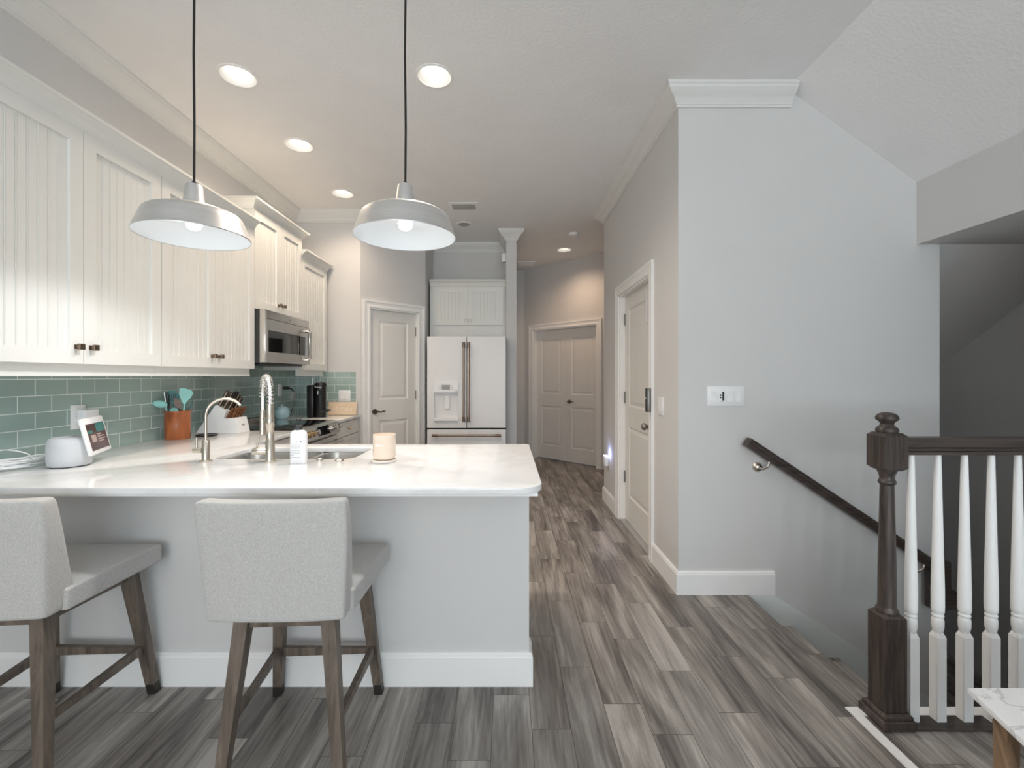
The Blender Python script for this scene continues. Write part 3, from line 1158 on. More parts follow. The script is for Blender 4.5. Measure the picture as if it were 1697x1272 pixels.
for sx in (0.062, 0.200):
    for k in range(3):
        bm = NB()
        box(bm, DX[0] + sx, DX[0] + sx + 0.016, -0.0175, -0.0155, 1.172 + k * 0.018, 1.178 + k * 0.018)
        obj('dispenser_button', bm, M['vent'], fd)
bm = NB(); lathe(bm, [(0.001, -0.022), (0.014, -0.022), (0.017, -0.018), (0.017, 0.0)], (DX[0] + 0.240, -0.0155, 1.162), 20, 'y')
obj('dispenser_dial', bm, M['white'], fd, smooth=40)
bm = NB(); box(bm, DX[0] + 0.115, DX[0] + 0.175, 0.022, 0.032, 0.945, 1.10, 0.003); box(bm, DX[0] + 0.10, DX[0] + 0.19, 0.010, 0.039, 1.115, 1.134)
obj('dispenser_paddle', bm, M['white'], fd)
bm = NB(); box(bm, DX[0] - 0.004, DX[1] + 0.006, -0.030, 0.039, 0.815, 0.850, 0.004); obj('drip_tray', bm, M['white'], fd)
bm = NB(); box(bm, 0.003, hw - 0.006, 0.0, 0.0445, 0.735, 1.770, 0.004); fd2 = obj('door', bm, M['fridge'], t)
for d, x in ((fd, -0.027), (fd2, 0.027)):
    bm = NB()
    tube(bm, [(x, -0.050, 0.815), (x, -0.050, 1.690)], 0.0125, 16)
    h = obj('handle', bm, M['bronze'], d, smooth=50)
    for z in (0.835, 1.670):
        bm = NB()
        tube(bm, [(x, 0.001, z), (x, -0.050, z)], 0.010, 12)
        tube(bm, [(x, -0.050, z - 0.03), (x, -0.050, z + 0.03)], 0.0155, 16)
        obj('handle_mount', bm, M['darkbronze'], h, smooth=50)
bm = NB(); box(bm, -hw + 0.006, hw - 0.006, 0.0, 0.0445, 0.06, 0.715, 0.004); fz = obj('freezer_drawer', bm, M['fridge'], t)
bm = NB(); tube(bm, [(-0.385, -0.050, 0.655), (0.395, -0.050, 0.655)], 0.0125, 16); h = obj('handle', bm, M['bronze'], fz, smooth=50)
for x in (-0.35, 0.36):
    bm = NB()
    tube(bm, [(x, 0.001, 0.655), (x, -0.050, 0.655)], 0.010, 12)
    tube(bm, [(x - 0.03, -0.050, 0.655), (x + 0.03, -0.050, 0.655)], 0.0155, 16)
    obj('handle_mount', bm, M['darkbronze'], h, smooth=50)

t = thing('fridge_cabinet', 'white two-door beadboard cabinet above the refrigerator', 'cabinet', (-0.945, 5.60, 0))
W = 0.933
bm = NB(); box(bm, 0, W, 0, 0.39, 1.78, 2.42); obj('body', bm, M['cab'], t)
for i in range(2):
    bm = NB()
    beadboard_door(bm, 0.03 + i * 0.4375, 0.03 + (i + 1) * 0.4375, 1.945, 2.415, -0.02)
    d = obj('door', bm, M['cab'], t)
    kx = 0.03 + 0.4375 + (-0.028 if i == 0 else 0.028)
    bm = NB()
    lathe(bm, [(0.001, -0.028), (0.011, -0.026), (0.015, -0.018), (0.011, -0.010), (0.006, -0.007), (0.006, 0.0)], (kx, -0.02, 2.005), 18, 'y')
    obj('knob', bm, M['nickel'], d, smooth=40)
bm = NB(); sweep(bm, [(0, 0), (W, 0)], cornice_prof(2.42, 0.075, 0.06), XYZ, -1); box(bm, 0, W, 0, 0.39, 2.47, 2.48)
obj('cornice', bm, M['cab'], t)

# ------------------------------------------------------------------ ceiling fittings
can_names = [
    'lit recessed ceiling light nearest the camera, by the left cabinets',
    'lit recessed ceiling light nearest the right pendant cord, over the bar',
    'lit recessed ceiling light in the middle of the row along the left cabinets',
    'lit recessed ceiling light farthest along the left cabinets, near far wall',
    'lit recessed ceiling light over the hall in front of the double doors']
for (x, y), lb, can_w in zip(CANS, can_names, CAN_W):
    t = thing('recessed_light', lb, 'light', (x, y, CEIL), 0, 'round recessed ceiling lights')
    bm = NB()
    lathe(bm, [(0.110, 0.0), (0.110, -0.003), (0.096, -0.006), (0.093, -0.003), (0.060, 0.046), (0.060, 0.060), (0.066, 0.060), (0.0955, 0.001)], (0, 0, 0), 36, closed=True)
    obj('trim_ring', bm, M['trim'], t, smooth=40)
    bm = NB(); lathe(bm, [(0.001, 0.044), (0.0595, 0.044), (0.0595, 0.054), (0.001, 0.054)], (0, 0, 0), 32)
    obj('lens', bm, M['canlens'], t)
    ld = bpy.data.lights.new('can_lamp', 'SPOT')
    ld.energy = can_w
    ld.color = (1.0, 0.70, 0.48) if y > 6 else (WARM if x < -1 else (1.0, 0.88, 0.76))
    ld.spot_size = math.radians(150)
    ld.spot_blend = 1.0
    ld.shadow_soft_size = 0.09
    lo = bpy.data.objects.new('can_lamp', ld)
    COL.objects.link(lo)
    lo.location = (0, 0, -0.008)
    lo.parent = t

t = thing('ceiling_vent', 'rectangular louvred air vent in the kitchen ceiling', 'vent', (-0.44, 4.66, CEIL))
bm = NB()
sweep(bm, [(-0.12, -0.07), (0.12, -0.07), (0.12, 0.07), (-0.12, 0.07)], [(0, 0), (0, -0.008), (-0.032, -0.004), (-0.032, 0)], XYZ, 1, True)
obj('frame', bm, M['trim'], t)
bm = NB()
for k in range(6):
    bar(bm, (-0.12, -0.058 + k * 0.023, -0.005), (0.12, -0.058 + k * 0.023, -0.005), 0.016, 0.016, 0.0015, 0.0015, up=(0, 0.5, 0.85))
obj('louvre', bm, M['vent'], t)
bm = NB(); box(bm, -0.12, 0.12, -0.07, 0.07, -0.0015, -0.0005); obj('backing', bm, M['darkgap'], t)
t = thing('ceiling_speaker', 'small round grey grille in the ceiling beyond the vent', 'speaker', (-0.49, 5.2, CEIL))
bm = NB(); lathe(bm, [(0.085, 0), (0.085, -0.006), (0.068, -0.010), (0.062, -0.006), (0.062, 0)], (0, 0, 0), 32); obj('ring', bm, M['trim'], t, smooth=30)
bm = NB(); lathe(bm, [(0.001, -0.011), (0.062, -0.0105), (0.062, -0.004)], (0, 0, 0), 32); obj('grille', bm, M['vent'], t, smooth=30)
o = NB(); lathe(o, [(0.001, -0.036), (0.045, -0.036), (0.056, -0.026), (0.062, -0.008), (0.062, 0)], (0.815, 5.55, CEIL), 32)
tag(obj('smoke_detector', o, M['white'], smooth=40), 'white round smoke detector on the hall ceiling', 'detector')
t = thing('return_grille', 'pale flat return air grille on the far hall ceiling', 'vent', (0.30, 7.05, CEIL))
bm = NB(); box(bm, -0.14, 0.14, -0.14, 0.14, -0.008, 0.0); obj('frame', bm, M['ceiling'], t)
bm = NB()
for k in range(9):
    box(bm, -0.115, 0.115, -0.112 + k * 0.026, -0.100 + k * 0.026, -0.011, -0.008)
obj('louvre', bm, M['trim'], t)
o = NB(); box(o, -0.062, -0.0105, 5.48, 5.56, 2.70, 2.80, 0.006)
tag(obj('motion_sensor', o, M['white'], smooth=40), 'small white sensor box high on the wall end beside the fridge recess', 'sensor')

# ------------------------------------------------------------------ pendants
def pendant(x, y, label):
    t = thing('pendant_lamp', label, 'pendant lamp', (x, y, 1.884), 0, 'barn pendants over the bar')
    out = [(0.203, 0.0), (0.2045, 0.004), (0.201, 0.011), (0.190, 0.042), (0.178, 0.074), (0.172, 0.086), (0.163, 0.094), (0.150, 0.100), (0.105, 0.116), (0.065, 0.129), (0.043, 0.136), (0.040, 0.141), (0.038, 0.147), (0.031, 0.206), (0.028, 0.212), (0.001, 0.213)]
    bm = NB()
    lathe(bm, out, (0, 0, 0), 64, cap0=False)
    sh = obj('shade', bm, M['alu'], t, smooth=35)
    bm = NB()
    lathe(bm, [(0.2025, 0.0015), (0.198, 0.012), (0.188, 0.041), (0.176, 0.073), (0.170, 0.084), (0.161, 0.092), (0.148, 0.098), (0.103, 0.113), (0.063, 0.125), (0.001, 0.126)], (0, 0, 0), 64, cap0=False)
    obj('shade_lining', bm, M['shadein'], sh, smooth=60)
    bm = NB(); lathe(bm, [(0.001, 0.028), (0.014, 0.030), (0.025, 0.038), (0.030, 0.053), (0.026, 0.068), (0.017, 0.084), (0.013, 0.095), (0.001, 0.095)], (0, 0, 0), 24)
    obj('bulb', bm, M['bulb'], t, smooth=60)
    bm = NB(); lathe(bm, [(0.016, 0.094), (0.018, 0.100), (0.018, 0.1255), (0.001, 0.1255)], (0, 0, 0), 20); obj('socket', bm, M['white'], t, smooth=40)
    bm = NB()
    lathe(bm, [(0.012, 0.212), (0.010, 0.220), (0.005, 0.228), (0.001, 0.229)], (0, 0, 0), 16)
    tube(bm, [(0, 0, 0.222), (0.0015, 0, 0.45), (-0.0015, 0, 0.75), (0.001, 0, 1.0), (0, 0, CEIL - 1.884 - 0.02)], 0.0045, 8)
    obj('cord', bm, M['cord'], t, smooth=60)
    bm = NB(); lathe(bm, [(0.062, CEIL - 1.884), (0.062, CEIL - 1.905), (0.050, CEIL - 1.915), (0.001, CEIL - 1.917)], (0, 0, 0), 32); obj('canopy', bm, M['alu'], t, smooth=40)
    ld = bpy.data.lights.new('bulb_lamp', 'SPOT')
    ld.energy = PENDANT_W
    ld.color = (0.97, 0.985, 1.0)
    ld.spot_size = math.radians(156)
    ld.spot_blend = 0.35
    ld.shadow_soft_size = 0.05
    lo = bpy.data.objects.new('bulb_lamp', ld)
    COL.objects.link(lo)
    lo.location = (0, 0, 0.020)
    lo.parent = t


pendant(-1.272, 1.85, 'brushed metal barn pendant lamp on the left, in front of the cabinets')
pendant(-0.413, 1.85, 'brushed metal barn pendant lamp on the right, in front of pantry door')


# ------------------------------------------------------------------ bar stools
def grid_solid(us, vs_, f, SS=(0, 0.12, 0.88, 1)):
    """closed solid from front and back sheets; f(u, v, side) -> xyz, side 0/1"""
    bm = NB()
    nu, nv = len(us), len(vs_)
    G = [[[bm.verts.new(f(u, v, s)) for v in vs_] for u in us] for s in SS]
    for i in range(nu - 1):
        for j in range(nv - 1):
            bm.faces.new((G[0][i][j], G[0][i + 1][j], G[0][i + 1][j + 1], G[0][i][j + 1]))
            bm.faces.new((G[-1][i][j], G[-1][i][j + 1], G[-1][i + 1][j + 1], G[-1][i + 1][j]))
    for A, B in zip(G, G[1:]):
        for i in range(nu - 1):
            bm.faces.new((A[i][0], B[i][0], B[i + 1][0], A[i + 1][0]))
            bm.faces.new((A[i][-1], A[i + 1][-1], B[i + 1][-1], B[i][-1]))
        for j in range(nv - 1):
            bm.faces.new((A[0][j], A[0][j + 1], B[0][j + 1], B[0][j]))
            bm.faces.new((A[-1][j], B[-1][j], B[-1][j + 1], A[-1][j + 1]))
    return bm


def subsurf(o, lv=2):
    md = o.modifiers.new('subsurf', 'SUBSURF')
    md.levels = lv
    md.render_levels = lv
    for f in o.data.polygons:
        f.use_smooth = True


t = thing('bar_stool', 'light grey upholstered bar stool in the middle, fully in view at the bar', 'bar stool', (-0.735, 1.67, 0), math.radians(1.5), 'grey fabric bar stools at the bar')
def back_f(u, v, s):
    w = 0.218 + 0.024 * v - 0.010 * max(0.0, v - 0.7) * 3.3 * max(0.0, u)
    z = 0.549 + 0.386 * v
    th = 0.120 - 0.070 * v ** 0.8
    ybk = -0.256 - 0.034 * v + 0.016 * u * u * (0.5 + 0.5 * v) + 0.008 * abs(u) ** 6
    zz = z - 0.006 * u * u * v + (0.006 * abs(u) ** 3 if v > 0.9 else 0)
    return (w * u * (1.0 - 0.05 * s), ybk + th * s + 0.012 * u * u * s, zz)
US = [-1, -0.90, -0.6, -0.3, 0, 0.3, 0.6, 0.90, 1]
bm = grid_solid(US, [0, 0.04, 0.25, 0.5, 0.72, 0.90, 1], back_f, (0, 0.30, 0.70, 1))
o = obj('backrest', bm, M['fabric'], t); subsurf(o)
def seat_f(u, v, s):
    y = -0.180 + 0.395 * v
    w = 0.226 + 0.026 * v
    x = w * u
    z0, z1 = 0.545 + 0.010 * v, 0.618 + 0.022 * (1 - u * u) * (1 - (2 * v - 1) ** 2) + 0.012 * v
    z1 -= 0.012 * max(0, v - 0.9) * 10 * 0.5
    return (x, y, z0 + (z1 - z0) * s)
bm = grid_solid(US, [0, 0.06, 0.3, 0.6, 0.85, 0.96, 1], seat_f)
o = obj('seat', bm, M['fabric'], t); subsurf(o)
legs = {'fl': ((-0.160, 0.150, 0.545), (-0.208, 0.226, 0)), 'fr': ((0.160, 0.150, 0.545), (0.208, 0.226, 0)),
        'rl': ((-0.126, -0.178, 0.547), (-0.178, -0.232, 0)), 'rr': ((0.148, -0.178, 0.547), (0.202, -0.232, 0))}
def leg_at(k, z):
    a, b = Vector(legs[k][0]), Vector(legs[k][1])
    return a.lerp(b, (a.z - z) / (a.z - b.z))
for k in legs:
    bm = NB()
    leg_bar(bm, leg_at(k, legs[k][0][2]), leg_at(k, 0.045), 0.046, 0.034)
    lg = obj('leg', bm, M['stoolwood'], t)
    bm = NB()
    leg_bar(bm, leg_at(k, 0.0452), leg_at(k, 0.0), 0.0335, 0.032)
    obj('foot_cap', bm, M['footcap'], lg)
bm = NB()
for a, b in (('fl', 'fr'), ('rl', 'rr'), ('fl', 'rl'), ('fr', 'rr')):
    bar(bm, leg_at(a, 0.522), leg_at(b, 0.522), 0.024, None, 0.036)
obj('apron', bm, M['stoolwood'], t)
for a, b, z in (('fl', 'fr', 0.195), ('fl', 'rl', 0.205), ('fr', 'rr', 0.205)):
    bm = NB()
    bar(bm, leg_at(a, z), leg_at(b, z), 0.020, None, 0.036)
    obj('stretcher', bm, M['stoolwood'], t)
s2 = copy_tree(t)
s2.location = (-1.680, 1.675, 0)
s2.rotation_euler = (0, 0, math.radians(1.0))
s2['label'] = 'light grey upholstered bar stool on the left, cut by the photo edge'

# ------------------------------------------------------------------ balustrade
t = thing('stair_balustrade', 'dark oak newel post and rail with white turned balusters above the stair', 'balustrade', (1.458, 1.745, 0))
def sq(bm, h, z0, z1, cham=0.0, ctop=0.0):
    R = []
    def ring(k, z):
        return [(-k, -k, z), (k, -k, z), (k, k, z), (-k, k, z)]
    if cham:
        R.append(ring(h - cham, z0)); R.append(ring(h, z0 + cham))
    else:
        R.append(ring(h, z0))
    if ctop:
        R.append(ring(h, z1 - ctop)); R.append(ring(h - ctop, z1))
    else:
        R.append(ring(h, z1))
    loft(bm, R)
bm = NB()
sq(bm, 0.041, 0.03, 0.418, 0, 0.010)
sq(bm, 0.044, 0.962, 1.105, 0.012, 0.012)
lathe(bm, [(0.034, 0.412), (0.037, 0.420), (0.037, 0.428), (0.031, 0.438), (0.030, 0.445), (0.0285, 0.60), (0.0255, 0.75), (0.0225, 0.895), (0.0225, 0.905), (0.028, 0.910), (0.029, 0.916), (0.027, 0.922), (0.0235, 0.928), (0.026, 0.945), (0.033, 0.960), (0.034, 0.966)], (0, 0, 0), 32)
nw = obj('newel_post', bm, M['darkwood'], t, smooth=40)
bm = NB(); sq(bm, 0.062, 0.0065, 0.038, 0, 0.004); sq(bm, 0.054, 0.038, 0.058, 0, 0.008); obj('plinth', bm, M['darkwood'], nw)
bm = NB(); lathe(bm, [(0.001, 1.104), (0.034, 1.104), (0.037, 1.112), (0.034, 1.122), (0.024, 1.130), (0.021, 1.138), (0.026, 1.146), (0.036, 1.154), (0.037, 1.162), (0.032, 1.172), (0.018, 1.180), (0.001, 1.183)], (0, 0, 0), 32)
obj('finial', bm, M['darkwood'], nw, smooth=50)
bm = NB()
XRR = 2.60 - 1.458
prism(bm, [(-0.030, 1.022), (0.030, 1.022), (0.030, 1.034), (0.024, 1.038), (0.024, 1.046), (0.033, 1.052), (0.033, 1.075), (0.026, 1.086), (-0.026, 1.086), (-0.033, 1.075), (-0.033, 1.052), (-0.024, 1.046), (-0.024, 1.038), (-0.030, 1.034)], 0.042, XRR, 'x')
obj('handrail', bm, M['darkrail'], t)
bm = NB()
b0 = bm
sq(b0, 0.0175, 0.006, 0.324)
def ring4(k, z):
    return [(-k, -k, z), (k, -k, z), (k, k, z), (-k, k, z)]
loft(b0, [ring4(0.0175, 0.3241), ring4(0.0105, 0.344)])
lathe(b0, [(0.013, 0.338), (0.0165, 0.348), (0.019, 0.362), (0.0195, 0.385), (0.0175, 0.396), (0.0165, 0.398), (0.019, 0.402), (0.019, 0.408), (0.0165, 0.411), (0.0165, 0.414), (0.0195, 0.418), (0.0205, 0.43), (0.0205, 0.50), (0.0105, 1.024)], (0, 0, 0), 20)
bl0 = None
i = 0
x = 0.092
while x < XRR - 0.05:
    if bl0 is None:
        bl0 = obj('baluster', b0, M['trim'], t, smooth=40)
        bl = bl0
    else:
        bl = bl0.copy()
        COL.objects.link(bl)
        bl.parent = t
    bl.location = (x, 0, 0)
    x += 0.1025
bm = NB(); box(bm, 0.06, XRR, -0.055, 0.018, 0.0003, 0.0059); obj('base_board', bm, M['darkrail'], t)

# handrail on the stair wall
t = thing('wall_handrail', 'dark oak handrail sloping down the stair wall on brackets', 'handrail', (1.42, 2.70, 0.93))
bm = NB()
A, B = Vector((1.425, 2.70, 0.930)), Vector((2.545, 2.70, 0.188))
sec = [(-0.024, -0.026), (0.024, -0.026), (0.026, -0.006), (0.030, 0.0), (0.030, 0.016), (0.022, 0.028), (-0.022, 0.028), (-0.030, 0.016), (-0.030, 0.0), (-0.026, -0.006)]
def sec_ring(c, tdir):
    n = Vector((-tdir.z, 0, tdir.x))
    return [c + Vector((0, 1, 0)) * a + n * b for a, b in sec]
td = (B - A).normalized()
loft(bm, [sec_ring(A, td), sec_ring(B, td)])
box(bm, 2.505, 2.610, 2.672, 2.728, -0.052, 0.225)
prism(bm, [(2.6101, -0.052), (2.715, -0.052), (2.715, 0.005), (2.6101, 0.072)], 2.672, 2.728, 'y')
obj('rail', bm, M['darkrail'], t, local=False)
def bracket(x):
    zr = A.z + (x - A.x) * td.z / td.x
    bm = NB()
    zc = zr - 0.085
    lathe(bm, [(0.001, -0.022), (0.016, -0.020), (0.026, -0.010), (0.031, 0.0)], (x - 0.02, YS - 0.0, zc), 24, 'y')
    tube(bm, [(x - 0.02, YS - 0.015, zc), (x - 0.01, YS - 0.045, zc - 0.004), (x + 0.01, YS - 0.06, zc + 0.015), (x + 0.02, 2.70, zr - 0.035)], 0.007, 10)
    obj('bracket', bm, M['nickel'], t, smooth=50, local=False)
bracket(1.54); bracket(2.46)

# ------------------------------------------------------------------ switches and outlets
def plate(name, label, cat, loc, rz, w, h, kinds, group=None):
    t = thing(name, label, cat, loc, rz, group)
    bm = NB(); box(bm, -w / 2, w / 2, -0.006, 0, -h / 2, h / 2, 0.002); obj('plate', bm, M['white'], t, smooth=40)
    n = len(kinds)
    pitch = w / n if n == 1 else (w - 0.024) / n
    for i, k in enumerate(kinds):
        cx = -pitch * n / 2 + pitch * (i + 0.5)
        if k == 'rocker':
            bm = NB()
            prism(bm, [(-0.0325, -0.006), (0.0325, -0.006), (0.0325, -0.011), (0, -0.0075), (-0.0325, -0.009)], -0.0165, 0.0165, 'y')
            bm.transform(Matrix(((0, 1, 0, cx), (0, 0, 1, 0), (1, 0, 0, 0), (0, 0, 0, 1))))
            obj('rocker', bm, M['trim'], t)
        elif k == 'fan':
            bm = NB(); box(bm, cx - 0.0165, cx + 0.0165, -0.008, -0.006, -0.033, 0.033); pd = obj('control_pad', bm, M['trim'], t)
            bm = NB()
            box(bm, cx + 0.002, cx + 0.013, -0.0095, -0.0079, -0.026, 0.027)
            for zz in (0.004, 0.018):
                lathe(bm, [(0.001, -0.0015), (0.005, -0.0015), (0.005, 0)], (cx - 0.008, -0.008, zz - 0.012), 12, 'y')
            box(bm, cx - 0.008, cx + 0.006, -0.0092, -0.0079, -0.032, -0.029)
            obj('button', bm, M['darkgap'], pd)
        elif k == 'outlet':
            bm = NB()
            for zz in (-0.02, 0.02):
                lathe(bm, [(0.001, -0.002), (0.016, -0.002), (0.016, 0)], (cx, -0.006, zz), 18, 'y')
            obj('socket_face', bm, M['trim'], t)
    return t


plate('light_switch', 'white four-gang switch plate with dark buttons on the stair wall', 'switch', (1.326, YS, 1.199), 0, 0.222, 0.120, ['rocker', 'fan', 'rocker', 'rocker'])
plate('light_switch', 'white two-gang switch plate beside the hall door casing', 'switch', (XH, 3.065, 1.118), -PI / 2, 0.118, 0.120, ['rocker', 'rocker'])
plate('light_switch', 'white square switch plate on far tiles above the wooden sign', 'switch', (-1.720, YB - 0.008, 1.110), 0, 0.125, 0.120, ['rocker', 'rocker'])
plate('wall_outlet', 'white outlet plate on the tiles behind the smart display', 'outlet', (XL + 0.008, 2.365, 1.108), PI / 2, 0.080, 0.125, ['outlet'])
plate('wall_outlet', 'white outlet plate on the tiles above the blue jar', 'outlet', (XL + 0.008, 4.47, 1.185), PI / 2, 0.075, 0.120, ['outlet'])
plate('wall_outlet', 'white outlet plate low on hall wall behind the night light', 'outlet', (XH, 4.62, 0.44), -PI / 2, 0.072, 0.115, ['outlet'])

o = NB(); box(o, XL + 0.0165, XL + 0.062, 2.352, 2.432, 1.062, 1.145, 0.006)
tag(obj('plug_adapter', o, M['white'], smooth=40), 'white block charger plugged in behind the smart display', 'charger')
t = thing('power_adapter', 'black plug with grey adapter hanging on the outlet above the blue jar', 'charger', (XL + 0.03, 4.49, 1.2))
bm = NB(); box(bm, 0, 0.055, 0.0, 0.03, -0.012, 0.018, 0.005); tube(bm, [(0.05, 0.015, 0.0), (0.075, 0.025, -0.005), (0.085, 0.035, -0.03), (0.08, 0.045, -0.05)], 0.006, 8)
obj('plug', bm, M['black'], t, smooth=40)
bm = NB(); box(bm, -0.02, 0.02, -0.03, 0.03, -0.04, 0.04, 0.006); bm.transform(Matrix.Translation((0.075, 0.05, -0.075)) @ Matrix.Rotation(0.25, 4, 'Y')); obj('adapter_block', bm, M['vent'], t, smooth=40)
bm = NB(); tube(bm, [(0.07, 0.06, -0.112), (0.065, 0.075, -0.17), (0.05, 0.08, -0.23), (0.04, 0.07, -0.28)], 0.003, 8); obj('cable', bm, M['cord'], t, smooth=60)

t = thing('night_light', 'white plug-in night light glowing blue on the hall wall', 'night light', (XH - 0.012, 4.62, 0.46), -PI / 2)
bm = NB(); box(bm, -0.035, 0.035, -0.045, 0.0, -0.05, 0.05, 0.010); obj('body', bm, M['white'], t, smooth=40)
bm = NB(); box(bm, -0.030, 0.030, -0.040, -0.006, 0.050, 0.058, 0.003); obj('lens', bm, M['nightlens'], t, smooth=40)
ld = bpy.data.lights.new('night_lamp', 'POINT'); ld.energy = 0.5; ld.color = (0.45, 0.5, 1.0); ld.shadow_soft_size = 0.01
lo = bpy.data.objects.new('night_lamp', ld); COL.objects.link(lo); lo.location = (0.025, -0.016, 0.075); lo.parent = t

t = thing('lock_keypad', 'slim dark grey smart lock keypad on the near casing of the hall door', 'keypad', (XH - 0.021, 3.235, 1.15), -PI / 2)
bm = NB(); box(bm, -0.024, 0.024, -0.026, 0, -0.085, 0.085, 0.004); obj('case', bm, M['hinge'], t, smooth=40)
bm = NB(); box(bm, -0.023, 0.023, -0.029, -0.026, -0.083, 0.083, 0.001); obj('front_plate', bm, M['darkgap'], t)
bm = NB(); lathe(bm, [(0.001, -0.002), (0.006, -0.002), (0.006, 0)], (-0.006, -0.029, 0.012), 14, 'y'); obj('button', bm, M['white'], t)

# ------------------------------------------------------------------ things on the worktop
Z = CH + 0.0003
# smart display
t = thing('smart_display', 'white smart display with tilted screen on a round speaker base', 'smart display', (-1.978, 2.060, Z))
bm = NB(); lathe(bm, [(0.001, 0.004), (0.070, 0.004), (0.076, 0.010), (0.079, 0.035), (0.079, 0.095), (0.077, 0.115), (0.070, 0.126), (0.060, 0.131), (0.001, 0.135)], (0, 0, 0), 48); obj('speaker_base', bm, M['greycloth'], t, smooth=50)
bm = NB(); lathe(bm, [(0.001, 0), (0.066, 0), (0.066, 0.0045), (0.001, 0.0045)], (0, 0, 0), 40); obj('foot_ring', bm, M['darkgap'], t)
e = Vector((-0.42, 0.9075, 0)).normalized()
n = Vector((0.9075, 0.42, 0)).normalized()
tau = math.radians(13)
up = (Vector((0, 0, 1)) * math.cos(tau) - n * math.sin(tau)).normalized()
nn = e.cross(up).normalized()
if nn.dot(n) < 0:
    nn = -nn
BLc = Vector((-1.858, 2.040, 0.962)) - Vector((-1.978, 2.060, Z))
SM = Matrix(((e.x, nn.x, up.x, BLc.x), (e.y, nn.y, up.y, BLc.y), (e.z, nn.z, up.z, BLc.z), (0, 0, 0, 1)))
def sbox(bm, a, b, c, d, y0, y1, bev=0):
    box(bm, a, b, y0, y1, c, d, bev)
def sobj(name, rects, m, parent, y0, y1, bev=0.0):
    bm = NB()
    for r in rects:
        sbox(bm, *r, y0, y1, bev)
    bm.transform(SM)
    return obj(name, bm, m, parent, smooth=40)
scr = sobj('screen_housing', [(0, 0.24, 0, 0.172)], M['white'], t, -0.016, 0, 0.006)
sobj('screen', [(0.018, 0.222, 0.018, 0.142)], M['screen'], scr, -0.002, 0.0006)
sobj('screen_art', [(0.12, 0.215, 0.098, 0.140), (0.022, 0.075, 0.098, 0.112)], M['screenteal'], scr, 0.0006, 0.0010)
sobj('screen_text', [(0.045, 0.095, 0.056, 0.090), (0.115, 0.16, 0.086, 0.091), (0.115, 0.185, 0.075, 0.080), (0.115, 0.195, 0.063, 0.068), (0.115, 0.175, 0.053, 0.058)], M['screenpale'], scr, 0.0006, 0.0010)
bm = NB(); tube(bm, [(0.02, 0.02, 0.115), BLc + e * 0.12 + up * 0.085 - nn * 0.014], 0.016, 12); obj('arm', bm, M['white'], t, smooth=50)
# cord pile
pts = []
rnd = random.Random(3)
c0 = Vector((-2.150, 1.995, Z + 0.004))
for i in range(64):
    a = i * 0.62
    r1, r2 = 0.105 + rnd.uniform(-0.025, 0.02), 0.038 + rnd.uniform(-0.014, 0.014)
    pts.append(c0 + Vector((0.20 * r1 * math.cos(a) + r2 * math.sin(a), 1.0 * r1 * math.cos(a), 0.002 + 0.0005 * i + rnd.uniform(0, 0.010))))
pts = [Vector((-2.035, 2.110, Z + 0.020)), Vector((-2.06, 2.115, Z + 0.035))] + pts
pts += [Vector((-2.17, 2.05, Z + 0.060)), Vector((-2.19, 1.97, Z + 0.085)), Vector((-2.20, 1.90, Z + 0.060)), Vector((-2.195, 1.84, Z + 0.02)), Vector((-2.16, 1.76, Z + 0.004)), Vector((-2.10, 1.69, Z + 0.004))]
def smooth_path(P, k=4):
    P = [Vector(p) for p in P]
    out = []
    for i in range(len(P) - 1):
        p0, p1, p2, p3 = P[max(i - 1, 0)], P[i], P[i + 1], P[min(i + 2, len(P) - 1)]
        for j in range(k):
            u = j / k
            out.append(0.5 * ((2 * p1) + (p2 - p0) * u + (2 * p0 - 5 * p1 + 4 * p2 - p3) * u * u + (3 * p1 - p0 - 3 * p2 + p3) * u ** 3))
    out.append(P[-1])
    return out
bm = NB(); tube(bm, smooth_path(pts, 4), 0.0032, 6)
obj('power_cord', bm, M['white'], t, smooth=60, local=False)

# crock
cx, cy = -2.131, 2.946
def oval(c, a, b, z, n=40):
    return [(c[0] + a * math.cos(2 * PI * k / n) * 0.81 - b * math.sin(2 * PI * k / n) * 0.58, c[1] + a * math.cos(2 * PI * k / n) * 0.58 + b * math.sin(2 * PI * k / n) * 0.81, z) for k in range(n)]
bm = NB()
R = [oval((cx, cy), a, b, z) for a, b, z in ((0.068, 0.060, Z), (0.071, 0.064, Z + 0.006), (0.072, 0.065, Z + 0.09), (0.071, 0.064, Z + 0.168), (0.075, 0.068, Z + 0.174), (0.075, 0.068, Z + 0.183), (0.066, 0.057, Z + 0.183), (0.064, 0.055, Z + 0.03))]
loft(bm, R)
tag(obj('utensil_crock', bm, M['crock'], smooth=40), 'oval reddish wooden crock holding kitchen utensils', 'crock')


def utensil(name, label, base, tip, handle_m, head):
    """base inside the crock, tip = where the handle meets the head"""
    t = thing(name, label, 'utensil', base, 0, 'kitchen utensils in the wooden crock')
    b, q = Vector((0, 0, 0)), Vector(tip) - Vector(base)
    bm = NB(); tube(bm, [b, b.lerp(q, 0.6), q], [0.006, 0.0055, 0.005], 8); obj('handle', bm, handle_m, t, smooth=50)
    head(t, q, q.normalized())
    return t


